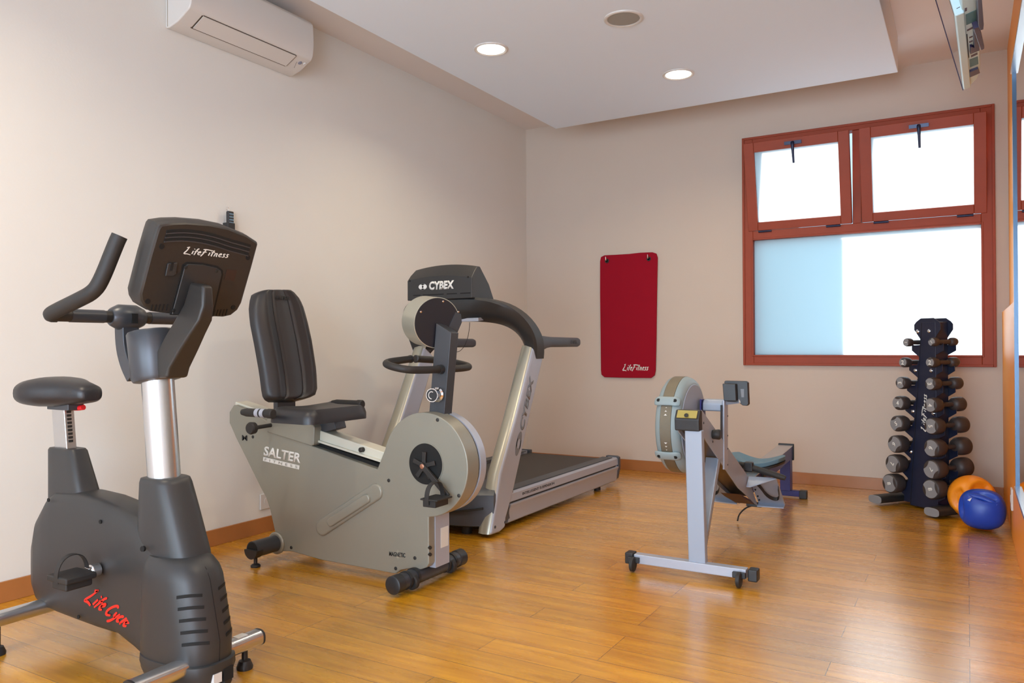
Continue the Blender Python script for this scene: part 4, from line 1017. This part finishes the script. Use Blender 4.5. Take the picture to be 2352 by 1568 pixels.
obj('cap_bolt', MB().lathe((a+b)/2+V((0, 0, .012))+nn*.003, nn, [(0, .010), (.002, .010), (.0025, .005)], 20), M['blackprint'], cpo)
obj('resistance_knob', MB().lathe(R_(1636, 997), (1, .1, 0), [(0, .020), (.006, .023), (.034, .025), (.040, .020)], 20), M['rubber'], row, ang=45)
for x, y in ((1616, 971), (1637, 1014)): obj('screw', screw(MB(), R_(x, y), (1, 0, 0), .006, .004), M['steelgrey'], sp1)
# front legs
yl = yc1-.01; xt0, xt1 = onY(1574, 1000, yl).x, onY(1613, 1000, yl).x
xb0, xb1 = onY(1583, 1290, yl).x, onY(1622, 1290, yl).x
lg = MB(); lg.loft([[V((x0, yl-.012, z)), V((x1, yl-.012, z)), V((x1, yl+.03, z)), V((x0, yl+.03, z))] for z, x0, x1 in ((.06, xb0, xb1), (z0c+.004, xt0, xt1))])
obj('front_leg', lg, M['rowgrey'], row, bevel=.005)
q0, q1 = R_(1620, 1056), R_(1655, 1058); f0 = R_(1622, 1282).y
bl_ = MB(); yt = R_(1652, 1058).y; zt_ = R_(1652, 1058).z
bl_.prism([V((XB1+.002, yl+.03, .07)), V((XB1+.002, yl+.055, .07)), V((XB1+.002, yt+.03, zt_+.01)), V((XB1+.002, yt-.02, zt_+.012))], (-.006, 0, 0))
bl_.prism([V((XB1+.002, yl+.048, .07)), V((XB1+.002, yt+.024, zt_+.01)), V((XB0+.035, yt+.024, zt_+.01)), V((XB0+.075, yl+.048, .07))], (0, .006, 0))
obj('brace_leg', bl_, M['rowgrey'], row, bevel=.001)
# front foot
zf = .058
fo = MB().box((-1.385, yl-.022, zf-.024), (-.855, yl+.026, zf+.02)); fobj = obj('front_foot', fo, M['silver'], row, bevel=.004)
for x, s_ in ((-1.40, -1), (-.835, 1)):
    obj('end_cap', MB().box((x-.03 if s_ < 0 else x-.012, yl-.026, zf-.030), (x+.012 if s_ < 0 else x+.03, yl+.030, zf+.024)), M['black'], fobj, bevel=.006)
    xx = x+(.02 if s_ < 0 else -.045)
    obj('caster_wheel', MB().lathe((xx-.011, yl-.045, .036), (1, 0, 0), [(0, .026), (.004, .034), (.018, .034), (.022, .026)], 28), M['rubber'], fobj, ang=40)
    obj('wheel_bracket', MB().box((xx-.032, yl-.04, .040), (xx+.026, yl-.02, .066)), M['black'], fobj, bevel=.003)
# flywheel cage
XW0, XW1, YW, ZW, RW2 = -1.335, -1.205, 3.865, .672, .245
prof = [(0, .10), (0.0, RW2*.80), (.008, RW2*.90), (.022, RW2*.97), (.034, RW2*.985)]
cg = MB(); cg.lathe((XW0, YW, ZW), (1, 0, 0), [(0, .02), (0, RW2*.80), (.006, RW2*.90), (.018, RW2*.965), (.036, RW2), (.038, RW2*.985), (.092, RW2*.985), (.094, RW2), (.112, RW2*.975), (.126, RW2*.93), (.132, RW2*.86), (.1325, .02)], 96)
cgo = obj('flywheel_cage', cg, M['rowcage'], row, ang=40)
obj('perforated_band', MB().lathe((XW0+.037, YW, ZW), (1, 0, 0), [(0, RW2*.98), (.001, RW2*1.003), (.055, RW2*1.003), (.056, RW2*.98)], 96), M['mesh'], cgo, ang=40)
obj('side_disc', MB().lathe((XW1+.0025, YW, ZW), (1, 0, 0), [(0, RW2*.84), (.003, RW2*.83), (.0035, .02)], 64), M['rowgrey'], cgo)
for az in (148, 213, 85):
    t = math.radians(az)
    for z in (0,):
        c = V((XW0+.065, YW+math.cos(t)*(RW2+.004), ZW+math.sin(t)*(RW2+.004)))
        rad = V((0, math.cos(t), math.sin(t))); tan = V((0, -math.sin(t), math.cos(t)))
        if az == 85: continue
        cl_ = MB(); cl_.loft([[c+V((x, 0, 0))+rad*(w*.35*math.cos(q)+h_)+tan*w*math.sin(q) for q in [2*PI*k/20 for k in range(20)]] for x, w, h_ in ((-.066, .010, -.008), (-.062, .020, -.006), (-.045, .026, 0), (-.02, .024, .002), (.02, .024, .002), (.045, .026, 0), (.062, .020, -.006), (.066, .010, -.008))])
        co = obj('cage_clip', cl_, M['rowcage'], cgo, ang=60)
        for x in (-.042, .042):
            obj('clip_recess', MB().lathe(c+V((x, 0, 0))+rad*.0075, rad, [(0, .009), (.002, .009)], 16), M['dark'], co)
for az, s_ in ((165, 1), (196, -1)):
    for k in range(3):
        t = math.radians(az-s_*k*4.5); r = RW2*1.006; c = V((XW0+.065, YW+math.cos(t)*r, ZW+math.sin(t)*r)); rad = V((0, math.cos(t), math.sin(t))); tan = V((0, -math.sin(t), math.cos(t)))*-s_
        w = .008-.002*k
        obj('arrow_mark', MB().prism([c+V((w, 0, 0)), c+V((-w, 0, 0)), c+tan*w], rad*.0006), M['label'], cgo, smooth=False)
# chain housing posts and monitor
xa = XB1+.004; y_p = R_(1668, 1078).y; ztp = R_(1668, 925).z; zbp = R_(1668, 1082).z
ya = R_(1663, 1000).y; 
def plate(x, px0, px1, ptop, pbot):
    a, b, c, d = (onX(px0, ptop, x), onX(px1, ptop, x), onX(px1, pbot, x), onX(px0, pbot, x)); return [a, b, c, d]
pp_ = plate(xa, 1663.5, 1672, 918, 1078)
po1 = obj('monitor_post', MB().prism(pp_, (-.008, 0, 0)), M['silver'], row, bevel=.001)
obj('monitor_post', MB().prism([p+V((XB0-XB1-.008, 0, 0)) for p in pp_], (-.008, 0, 0)), M['rownavy'], row, bevel=.001)
obj('post_edge', MB().prism([p+V((-.008, 0, 0)) for p in plate(xa, 1660, 1668, 930, 1062)], (-.004, 0, 0)), M['blackprint'], po1)
for y in (955, 1000, 1030, 1067): obj('screw', screw(MB(), onX(1671, y, xa), (1, 0, 0), .005, .004), M['steelgrey'], po1)
ytop = (pp_[0].y+pp_[1].y)/2; ztop = pp_[0].z
tr_ = MB(); tr_.prism([V((xa-.009, ytop-.035, ztop-.06)), V((xa-.009, ytop-.035, ztop-.02)), V((xa-.009, ytop-.015, ztop-.002)), V((xa-.009, ytop+.03, ztop)), V((xa-.009, ytop+.04, ztop-.06))], (XB0-XB1+.006, 0, 0))
obj('roller_cover', tr_, M['rowgrey'], row, bevel=.008, seg=3)
# monitor with its arm
m0 = onX(1690, 905, -1.0); YMN = ytop+.12
MT = lambda x, y, o=0: onP(x, y, (0, YMN, 0), V((.12, -1, -.05)).normalized())
mo = [MT(x, y) for x, y in ((1663, 877), (1665, 874), (1712, 875), (1717, 878), (1719, 928), (1715, 932), (1705, 931), (1697, 924), (1669, 922))]
mob = obj('monitor', MB().prism(mo, (0.003, .022, 0)), M['black'], row, bevel=.003)
mb_ = [MT(x, y)+V((0, -.0, 0)) for x, y in ((1664, 880), (1694, 881), (1696, 920), (1667, 920))]
obj('battery_box', MB().prism(mb_, (-.003, -.030, 0)), M['black'], mob, bevel=.004)
obj('rating_label', MB().prism([MT(x, y)+V((0, -.0005, 0)) for x, y in ((1701, 893), (1709, 893), (1709, 912), (1703, 912))], (0, -.0006, 0)), M['labelgrey'], mob)
obj('monitor_arm', MB().tube([(xa-.01, ytop, ztop-.02), (xa+.02, ytop+.04, ztop-.016), MT(1700, 921)+V((0, .0, 0))], .008, 12, 0), M['chrome'], row)
obj('arm_bracket', MB().prism([V((xa, ytop-.006, ztop-.028)), V((xa, ytop+.03, ztop-.028)), MT(1698, 926)+V((0, -.004, 0)), MT(1698, 916)+V((0, -.004, 0)), V((xa, ytop+.0, ztop-.006))], (0.0, .006, 0)), M['silver'], row)
# chain handle resting on the foot boards
yh = R_(1712, 1080, -1.08).y+.02
h0, h1 = onY(1697, 1064, yh), onY(1804, 1098, yh-.01)
hn = MB(); hn.tube([h0, h0.lerp(h1, .1), h0.lerp(h1, .5), h0.lerp(h1, .93), h1], .017, 16, 1, rs=[.012, .016, .018, .017, .012])
hno = obj('rowing_handle', hn, M['rubber'], row, ang=60)
obj('handle_hub', MB().obox(h0.lerp(h1, .22), (1, 0, 0), (0, 1, 0), (0, 0, 1), .05, .04, .055), M['black'], hno, bevel=.008)
# foot boards (right one in view, left one behind the brace)
def foot(s_):
    x0 = XB1+.004 if s_ > 0 else XB0-.004
    ye = R_(1718, 1094).y; z = R_(1718, 1094).z; zb2 = R_(1740, 1160).z; yb2 = R_(1740, 1160).y
    f_ = MB()
    w = .145*s_
    A0, A1 = V((x0, ye, z-.005)), V((x0, yb2+.01, zb2+.01))
    f_.prism([A0, A1, A1+V((w, .02, 0)), A0+V((w, .02, 0))], (0, .01, .006))
    obj('foot_board', f_, M['rowgrey'], row, bevel=.002)
    obj('heel_flange', MB().prism([A1, A1+V((w, .02, 0)), A1+V((w, -.02, -.012)), A1+V((0, -.04, -.012))], (0, 0, .005)), M['rowgrey'], row)
    obj('toe_flange', MB().prism([A0, A0+V((w, .02, 0)), A0+V((w*.15, -.055, -.045)), A0+V((0, -.055, -.045))], (0, 0, .005)), M['rowgrey'], row)
    n_ = V((0, -1, -.3)).normalized()
    P = [A0.lerp(A1, .15)+V((w*.12, -.012, 0)), A0.lerp(A1, .2)+V((w*.35, -.03, 0)), A0.lerp(A1, .65)+V((w*.55, -.045, 0)), A0.lerp(A1, .75)+V((w*.95, -.03, 0)), A0.lerp(A1, .3)+V((w*1.0, .0, 0))]
    obj('foot_strap', MB().ribbon(P, (0, .4, 1), .020, .003, 2), M['rubber'], row)
    k_ = MB()
    for t in (.2, .45, .7, .85):
        obj('adjusting_hole', MB().lathe(A0.lerp(A1, t)+V((s_*.012, -.003, 0)), (0, -1, -.2), [(-.002, .005), (.003, .005)], 12), M['dark'], row)
foot(1); foot(-1)
# monorail
yr0, yr1 = R_(1730, 1120).y, onX(1822, 1022, -1.07).y
zr0_, zr1_ = .335, onX(1808, 1022, -1.12).z
def rl_(x0, x1, a, b): return [V((x0, yr0, zr0_+a)), V((x0, yr1, zr1_+a)), V((x0, yr1, zr1_+b)), V((x0, yr0, zr0_+b))]
XRr0, XRr1 = -1.165, -1.075
zr0_ = .30
ro_ = obj('monorail', MB().prism(rl_(XRr0, 0, -.085, -.0), (XRr1-XRr0, 0, 0)), M['rownavy'], row, bevel=.004)
obj('rail_track', MB().prism([p+V((-.003, 0, 0)) for p in rl_(XRr0, 0, .0, .008)], (XRr1-XRr0+.006, 0, 0)), M['alu'], row, bevel=.002)
obj('rail_label', MB().prism([V((XRr1+.0005, yr1-.75, zr1_-.055)), V((XRr1+.0005, yr1-.45, zr1_-.05)), V((XRr1+.0005, yr1-.45, zr1_-.015)), V((XRr1+.0005, yr1-.75, zr1_-.02))], (.0006, 0, 0)), M['labelgrey'], ro_)
obj('rail_end_cap', MB().box((XRr0-.008, yr1-.004, zr1_-.10), (XRr1+.008, yr1+.02, zr1_+.016)), M['black'], row, bevel=.004)
rg_ = MB().prism([V((XRr0+.02, yr1-.09, zr1_-.08)), V((XRr1-.0, yr1-.09, zr1_-.08)), V((XRr1-.0, yr1-.01, zr1_-.08)), V((XRr0+.02, yr1-.01, zr1_-.08))], (0, 0, -(zr1_-.08-.05)))
obj('rear_leg', rg_, M['rownavy'], row, bevel=.003)
rf = obj('rear_foot', MB().box((-1.22, yr1-.075, .012), (-1.0, yr1-.025, .052)), M['rownavy'], row, bevel=.004)
for x in (-1.235, -1.02): obj('foot_cap', MB().box((x, yr1-.078, .0), (x+.05, yr1-.022, .056)), M['black'], rf, bevel=.005)
# seat
ysd = onZ(1735, 1060, .40).y; ysd = onX(1738, 1058, -1.12).y; zsd = onX(1738, 1058, -1.12).z-.405
st_ = MB(); nu, nv = 20, 12; F = []
cxs = -1.12
for i in range(nv+1):
    v = i/nv*2-1; r = []
    for j in range(nu+1):
        u = j/nu*2-1
        w = .165*(1-.18*max(0, v)**2-.10*max(0, -v)**2); k = math.sqrt(max(0, 1-abs(v)**4))
        x = cxs+u*w; y = ysd+v*.115*math.sqrt(max(0, 1-.35*abs(u)**4))+.02*(abs(u)**2)
        z = .405+zsd+.035*abs(u)**1.6-.018*math.exp(-((abs(u)-.35)/.2)**2)*(1-abs(v))+.004*(1-v*v)
        r.append((x, y, z))
    F.append(r)
def seatmesh(dz, th):
    m_ = MB(); T = [[m_.bm.verts.new((x, y, z+dz)) for x, y, z in r] for r in F]; B = [[m_.bm.verts.new((cxs+(x-cxs)*.96, y, z+dz-th)) for x, y, z in r] for r in F]
    for i in range(nv):
        for j in range(nu):
            m_.bm.faces.new((T[i][j], T[i][j+1], T[i+1][j+1], T[i+1][j])); m_.bm.faces.new((B[i][j], B[i+1][j], B[i+1][j+1], B[i][j+1]))
    for i in range(nv):
        m_.bm.faces.new((T[i][0], T[i+1][0], B[i+1][0], B[i][0])); m_.bm.faces.new((T[i][nu], B[i][nu], B[i+1][nu], T[i+1][nu]))
    for j in range(nu):
        m_.bm.faces.new((T[0][j], B[0][j], B[0][j+1], T[0][j+1])); m_.bm.faces.new((T[nv][j], T[nv][j+1], B[nv][j+1], B[nv][j]))
    return m_
obj('seat', seatmesh(0, .03), M['rowseat'], row, bevel=.006, seg=3, ang=60)
obj('seat_base', seatmesh(-.031, .016), M['rubber'], row, ang=60)
zrs = zr0_+(zr1_-zr0_)*(ysd-yr0)/(yr1-yr0)
obj('seat_carriage', MB().box((cxs-.06, ysd-.08, zrs-.04), (cxs+.06, ysd+.08, .372+zsd)), M['black'], row, bevel=.005)
# shock cord hanging under the beam
a = R_(1735, 1158, -1.10)
obj('cord_clip', MB().box((a.x-.05, a.y-.02, a.z-.012), (a.x+.04, a.y+.02, a.z+.012)), M['black'], row, bevel=.003)
b = onY(1696, 1192, a.y)
obj('hanging_cord', MB().tube([a+V((-.02, 0, -.01)), onY(1712, 1166, a.y), onY(1697, 1181, a.y), onY(1694, 1196, a.y)], .0045, 8, 2), M['blackprint'], row)
obj('beam_end', MB().prism([R_(x, y, XB1-.002) for x, y in ((1700, 1135), (1724, 1147), (1732, 1158), (1708, 1143))], (XB0-XB1+.004, 0, 0)), mat('brown_end', (.06, .02, .02), .5), row)

# ================================================================== dumbbell rack
ax = math.radians(38)
EX, EY = V((math.cos(ax), -math.sin(ax), 0)), V((math.sin(ax), math.cos(ax), 0))
O = onZ(2100, 1165, 0)
rk = thing('dumbbell_rack', 'black upright dumbbell tower below the window beside the two grip balls', 'dumbbell rack', (O.x+EY.x*.1, O.y+EY.y*.1, 0))
Rp_ = [(2146, 785), (2143.5, 832), (2145, 881), (2147, 930), (2149, 978), (2150.5, 1028), (2151, 1077), (2150, 1122)]
Lp_ = [(2087, 786), (2081, 832), (2076, 879), (2072, 925), (2069, 972), (2065.5, 1019), (2061.5, 1064), (2055, 1109)]
HD = [.054, .064, .080, .092, .104, .114, .121, .126]          # head diameters
HL = [.054, .066, .078, .088, .096, .103, .108, .112]
GAP = .100                                                   # free handle between the heads
OFF = -.055                                                  # the near heads stand this far in front of the plate
rowsR = [onP(x, y, O+EY*OFF, EY) for x, y in Rp_]; rowsL = [onP(x, y, O+EY*OFF, EY) for x, y in Lp_]
loc = lambda p: ((p-O).dot(EX), p.z)
LR = [loc(p) for p in rowsR]; LL = [loc(p) for p in rowsL]
def onF(u, z, d=0): return O+EX*u+EY*d+V((0, 0, z))
ZR = [(a[1]+b[1])/2 for a, b in zip(LR, LL)]
UC = [(a[0]+b[0])/2 for a, b in zip(LR, LL)]; UW = [(a[0]-b[0])/2 for a, b in zip(LR, LL)]
# plate outline: a hook below every dumbbell on each side
def side_outline(s_):
    P = []
    ztop_ = ZR[0]+.155
    uc, uw = UC[0], UW[0]
    P += [(uc+s_*(uw*.50), ztop_), (uc+s_*(uw*.86), ztop_-.022), (uc+s_*(uw*1.02), ztop_-.040), (uc+s_*(uw*1.02), ztop_-.075), (uc+s_*(uw*.56), ZR[0]+.022)]
    for k in range(8):
        uc, uw, z, d = UC[k], UW[k], ZR[k], HD[k]
        n = uw-.055
        P += [(uc+s_*(uw-.052), z+.006), (uc+s_*(uw-.040), z-.018), (uc+s_*(uw+.006), z-.020), (uc+s_*(uw+.022), z-.008), (uc+s_*(uw+.022), z-.055)]
        zn = ZR[k+1] if k < 7 else 0.0
        if k < 7: P += [(UC[k+1]+s_*(UW[k+1]-.060), z-.100 if z-.100 > zn+.022 else zn+.022), (UC[k+1]+s_*(UW[k+1]-.062), zn+.016)]
        else: P += [(uc+s_*(uw-.03), z-.085), (uc+s_*(uw-.03), .03)]
    return P
outl = side_outline(1)+list(reversed(side_outline(-1)))
for nm, d, lab in (('front_plate', 0, None), ('rear_plate', GAP-.02+.0, None)):
    d0 = -.003 if d == 0 else .105
    pl = obj(nm, MB().prism([onF(u, z, d0) for u, z in outl], EY*.005), M['rack'], rk, bevel=.001)
    if d == 0: fp = pl
uc, ub = UC[0], UC[7]
cvr = [onF(UC[0]-.045, ZR[0]+.13, -.004), onF(UC[0]+.062, ZR[0]+.13, -.004), onF(UC[7]+.125, .012, -.004), onF(UC[7]-.085, .012, -.004)]
ctr_ = MB(); ctr_.loft([[cvr[0], cvr[1], cvr[1]+EY*.11, cvr[0]+EY*.11], [cvr[3], cvr[2], cvr[2]+EY*.11, cvr[3]+EY*.11]])
obj('center_column', ctr_, M['rack'], rk, bevel=.004)
obj('fold_line', MB().prism([onF(UC[0]-.040, ZR[0]+.125, -.0045), onF(UC[0]-.037, ZR[0]+.125, -.0045), onF(UC[7]-.076, .02, -.0045), onF(UC[7]-.080, .02, -.0045)], -EY*.0008), M['dark'], rk)
PN = O+EY*-.004
for x, y in ((2108, 761), (2134, 760), (2103, 850), (2139, 851), (2097, 944), (2144, 949), (2092, 1037)):
    p = onP(x, y, PN, EY); obj('bolt', MB().lathe(p, -EY, [(-.002, .012), (.004, .012), (.009, .007)], 14), M['chrome'], rk)
A, B = onP(2119, 992, PN, EY), onP(2126, 905, PN, EY)
obj('lettering', brush('LifeFitness', onP(2126, 990, PN-EY*.0005, EY), onP(2129, 906, PN-EY*.0005, EY), onP(2116, 989, PN-EY*.0005, EY)-onP(2126, 990, PN-EY*.0005, EY), .17, .0006), M['label'], rk, smooth=False)
for px, py, s_ in ((2010, 1152, -1), (2140, 1181, 1)):
    a = onP(px, py, O+EY*-.17+EX*0, EY); a.z = .038
    b = a+EY*(.42 if s_ < 0 else .20)
    ff = obj('rack_foot', MB().ovalbar(a, b, (0, 0, 1), .052, .026, e=3.0), M['rubber'], rk)
    obj('foot_cap', MB().ovalbar(a-EY*.004, a+EY*.002, (0, 0, 1), .053, .027, e=3.0), M['dbgrey'], ff, bevel=.002)
    obj('foot_pad', MB().box((-.02, -.02, 0), (.02, .02, .013)), M['black'], ff)
    bpy.data.objects[ff.children[-1].name].location = a+EY*.04-rk.location; bpy.data.objects[ff.children[-1].name].location.z = 0
    cx_b = MB(); q = a+EY*(.20 if s_ < 0 else .12)
    t_ = onF(UC[7], 0, .05)
    obj('foot_link', MB().prism([V((q.x, q.y, .02)), V((t_.x, t_.y, .02)), V((t_.x, t_.y, .055)), V((q.x, q.y, .055))], EY*.03), M['rack'], rk)
# dumbbells ------------------------------------------------------------
def make_dumbbell(k, rot):
    t = thing('dumbbell', 'x', 'dumbbell', (0, 0, 0), 'dumbbells on the black rack')
    d, l = HD[k], HL[k]; L = GAP+2*l
    obj('handle', MB().lathe((0, 0, 0), (0, 1, 0), [(l*.5, d*.12+.008), (l+.012, .0145), (l+GAP/2, .0165), (l+GAP-.012, .0145), (l*1.5+GAP, d*.12+.008)], 20), M['dbrub'], t, local=True, ang=60)
    for y0_, s_ in ((0, 1), (L, -1)):
        h = obj('head', MB().lathe((0, y0_, 0), (0, s_, 0), [(.0, d*.40), (.003, d*.455), (.009, d*.50), (l*.35, d*.515), (l*.68, d*.50), (l*.88, d*.42), (l, d*.22)], 32), M['dbrub'], t, local=True, ang=60)
        # lens shaped end plate with the number
        P = []
        for i_ in range(9): q = math.radians(-52+104*i_/8); P.append((math.cos(q)*d*.44, math.sin(q)*d*.44))
        for i_ in range(1, 8): q = i_/8; x_ = d*.44*math.cos(math.radians(52))*(1-2*q); P.append((x_, d*.44*math.sin(math.radians(52))-d*.07*math.sin(PI*q)))
        for i_ in range(9): q = math.radians(128+104*i_/8); P.append((math.cos(q)*d*.44, math.sin(q)*d*.44))
        for i_ in range(1, 8): q = i_/8; x_ = -d*.44*math.cos(math.radians(52))*(1-2*q); P.append((x_, -d*.44*math.sin(math.radians(52))+d*.07*math.sin(PI*q)))
        R0 = Matrix.Rotation(rot, 3, 'Y')
        pts = [R0 @ V((a, 0, b)) for a, b in P]
        pl = obj('end_plate', MB().prism([p+V((0, y0_+s_*.003, 0)) for p in pts], (0, -s_*.004, 0)), M['dbgrey'], h, local=True, bevel=.0008)
        if s_ > 0:
            sz = .040 if k else .028
            xd, yd = R0 @ V((1, 0, 0)), R0 @ V((0, 0, 1))
            tx = place_text(str(k+1), V((0, 0, 0)), V((1, 0, 0)), V((0, 0, 1)), sz, bold=.03)
            bb = [v.co.copy() for v in tx.bm.verts]; mx_ = (min(v.x for v in bb)+max(v.x for v in bb))/2; mz_ = (min(v.z for v in bb)+max(v.z for v in bb))/2
            for v in tx.bm.verts: v.co = R0 @ V((v.co.x-mx_, v.co.y, v.co.z-mz_))+V((0, y0_-.0012, 0))
            obj('number', tx, M['label'], pl, local=True, smooth=False)
    return t
def copy_tree(o, parent=None):
    c = o.copy(); COL.objects.link(c); c.parent = parent
    for ch in o.children: copy_tree(ch, c)
    return c
rotL = [1.5, .0, 1.6, .0, .5, -2.3, -1.9, -1.3]; rotR = [.6, .0, -1.4, -1.5, -1.5, -1.9, -2.2, -1.3]
ORD = ['topmost', 'second from the top', 'third from the top', 'fourth from the top', 'fourth from the bottom', 'third from the bottom', 'second from the bottom', 'lowest']
WORD = ['', 'one', 'two', 'three', 'four', 'five', 'six', 'seven', 'eight']
for k in range(8):
    near_off = O+EY*OFF
    for side, pos in (('left', rowsL[k]), ('right', rowsR[k])):
        rr_ = (rotL if side == 'left' else rotR)[k]
        if side == 'left': base = make_dumbbell(k, 0); t = base
        else: t = copy_tree(base)
        p = pos-EY*(HL[k]*.45)
        t.location = p; t.rotation_mode = 'XYZ'
        t.matrix_basis = Matrix.Translation(p) @ Matrix.Rotation(-ax, 4, 'Z') @ Matrix.Rotation(-rr_, 4, 'Y')
        t['label'] = 'black dumbbell with number %s on its end, %s of the %s column' % (WORD[k+1], ORD[k], side)

# ================================================================== grip balls
def dent(dirs):
    def f(d):
        k = 1.0
        for dv, upv_ in dirs:
            dv = V(dv).normalized(); upv_ = V(upv_).normalized(); sdv = dv.cross(upv_)
            if d.dot(dv) <= 0: continue
            a = d.dot(upv_)/.50; b = d.dot(sdv)/.30; r = math.sqrt(a*a+b*b)
            if r < 1.25:
                q = min(1, max(0, (1.15-r)/.38)); q = q*q*(3-2*q); k -= .26*q
        return k
    return f
def boxy(g, p=3.0, m=.9):
    def f(d):
        q = (abs(d.x)**p+abs(d.y)**p+abs(d.z)**p)**(-1/p); return g(d)*(m+(1-m)*0)*(.55+.45*q)
    return f
def ball(name, c, r, matl, dirs, label, sc=(1, 1, 1)):
    t = thing(name, label, 'grip ball', (c.x, c.y, 0))
    obj('rubber_shell', MB().sphere(c, r, sc, dent(dirs) if sc[2] == 1 else boxy(dent(dirs), 3.4, .93), 96, 64), matl, t, ang=80)
    return t
p = onZ(2231, 1197, 0); r = .133
by = ball('medicine_ball', V((p.x+.004, p.y+.10, r*.985)), r, M['ballo'], [((-.62, -.78, -.05), (.1, -.1, 1)), ((.50, -.62, .62), (.7, .6, .2)), ((.3, .9, -.2), (0, 0, 1))], 'orange double-grip medicine ball behind the blue one')
p = onZ(2268, 1222, 0); r = .130
bb_ = ball('medicine_ball', V((p.x-.024, p.y+.05, r*.93)), r, M['ballb'], [((.14, -.62, .80), (1, -.1, -.2)), ((-1, -.5, -.30), (.0, .3, 1))], 'blue double-grip medicine ball on the floor against the orange wall', (.99, .99, .94))
c_ = V((p.x-.024, p.y+.05, r*.93))
obj('grip', MB().tube([c_+V((-.07, -.055, .078)), c_+V((-.02, -.062, .080)), c_+V((.04, -.075, .060)), c_+V((.07, -.085, .040))], .017, 16, 2), M['ballb'], bb_)
obj('emblem', MB().prism([onP(x, y, c_+V((-.035, -.118, .05)), V((-.35, -1, .5)).normalized()) for x, y in ((2222, 1148), (2232, 1143), (2228, 1151))], V((-.0005, -.001, .0005))), M['label'], bb_, smooth=False)

# ================================================================== television
C0 = onY(2213, 207, 4.62)
d_ = ray(2281, 800); LT = V((d_.x, d_.y, 0)).normalized()                # long edge, away from the photographer
sd_ = onP(2150, 0, C0, LT)-C0; UT = (sd_-LT*sd_.dot(LT)).normalized()      # up the screen
NT = LT.cross(UT).normalized()                                            # from screen to back?
if NT.x < 0: NT = -NT
LW, LH = 1.06, .62
tv = thing('television', 'flat television with silver casing mounted high on the orange right wall', 'television', C0-LT*LW/2)
def tvp(a, b, c): return C0-LT*a+UT*b+NT*c
def tbox(a0, a1, b0, b1, c0, c1): return MB().prism([tvp(a0, b0, c0), tvp(a1, b0, c0), tvp(a1, b1, c0), tvp(a0, b1, c0)], NT*(c1-c0))
obj('bezel', tbox(0, LW, 0, LH, 0, .035), M['tvsilver'], tv, bevel=.006)
obj('screen', tbox(.012, LW-.012, .012, LH-.012, -.0015, .002), M['screen'], tv)
def onU(px, py, b): return onP(px, py, tvp(0, b, 0), UT)
def under(name, pts, b, h, m, par=tv, **kw):
    return obj(name, MB().prism([onU(x, y, b) for x, y in pts], UT*h), m, par, **kw)
obj('screen_edge', tbox(-.004, .004, 0, LH, -.004, .0), M['tvdark'], tv, label='thin dark far edge of the screen')
bh = under('back_housing', [(2206, -60), (2243, -60), (2245, 0), (2248, 60), (2250.5, 120), (2251.5, 150), (2250, 168), (2243, 182), (2226, 199), (2222, 190), (2216, 130), (2211, 60)], .012, .42, M['tvsilver'], bevel=.004)
TG = mat('tv_grille', (.10, .24, .26), .5, bump=.8, bscale=900)
under('grille', [(2218, 34), (2242, 23), (2243.5, 48), (2219.5, 58)], .0105, .003, TG, bh)
under('grille', [(2227, 137), (2246, 130), (2247.5, 147), (2228, 155)], .0105, .003, TG, bh)
under('vent_row', [(2218.5, 80), (2222, 78.5), (2226.5, 132), (2223, 134)], .0105, .003, mat('tv_vent', (.06, .09, .11), .6, bump=1, bscale=1500), bh)
under('vent_row', [(2221, 69), (2242, 58), (2242.5, 62), (2221.5, 72)], .0105, .003, M['tvdark'], bh)
under('vent_row', [(2230, 128), (2245, 121), (2245.5, 125), (2230.5, 132)], .0105, .003, M['tvdark'], bh)
under('socket_strip', [(2216, 20), (2221, 18), (2221, 25), (2216, 27)], .0105, .003, M['tvdark'], bh)
for y in (88, 98): under('socket', [(2226, y-2), (2234, y-5.5), (2234.5, y-3), (2226.5, y+.5)], .0105, .003, M['tvdark'], bh)
under('rear_foot_pad', [(2227.5, 166), (2247, 158), (2251, 168), (2228, 178)], .0, .03, M['tvdark'], bevel=.001)
obj('bezel_joint', MB().prism([onU(x, y, 0) for x, y in ((2197, 19.0), (2205, 15), (2205, 16), (2197, 20))], -UT*.001), M['tvdark'], tv)
under('bracket_plate', [(2236, 66), (2248, 60), (2250, 116), (2229, 125), (2229, 109), (2233, 108), (2238, 110), (2237, 85)], -.002, .03, M['tvdark'], bevel=.001)
under('bracket_arm', [(2244, -60), (2251, -60), (2260, 57), (2259, 68), (2252, 70), (2247, 60)], -.03, .03, M['tvdark'], bevel=.002)
under('bracket_arm', [(2236, 67), (2249, 62), (2254, 75), (2261, 107), (2261, 112), (2254, 116), (2251.5, 112)], -.03, .03, M['tvdark'], bevel=.002)
p0 = tvp(.85, .36, .10)
obj('wall_arm', MB().prism([p0+V((0, -.05, -.05)), p0+V((0, .05, -.05)), p0+V((0, .05, .05)), p0+V((0, -.05, .05))], V((XRU-p0.x, 0, 0))), M['tvdark'], tv, bevel=.003)
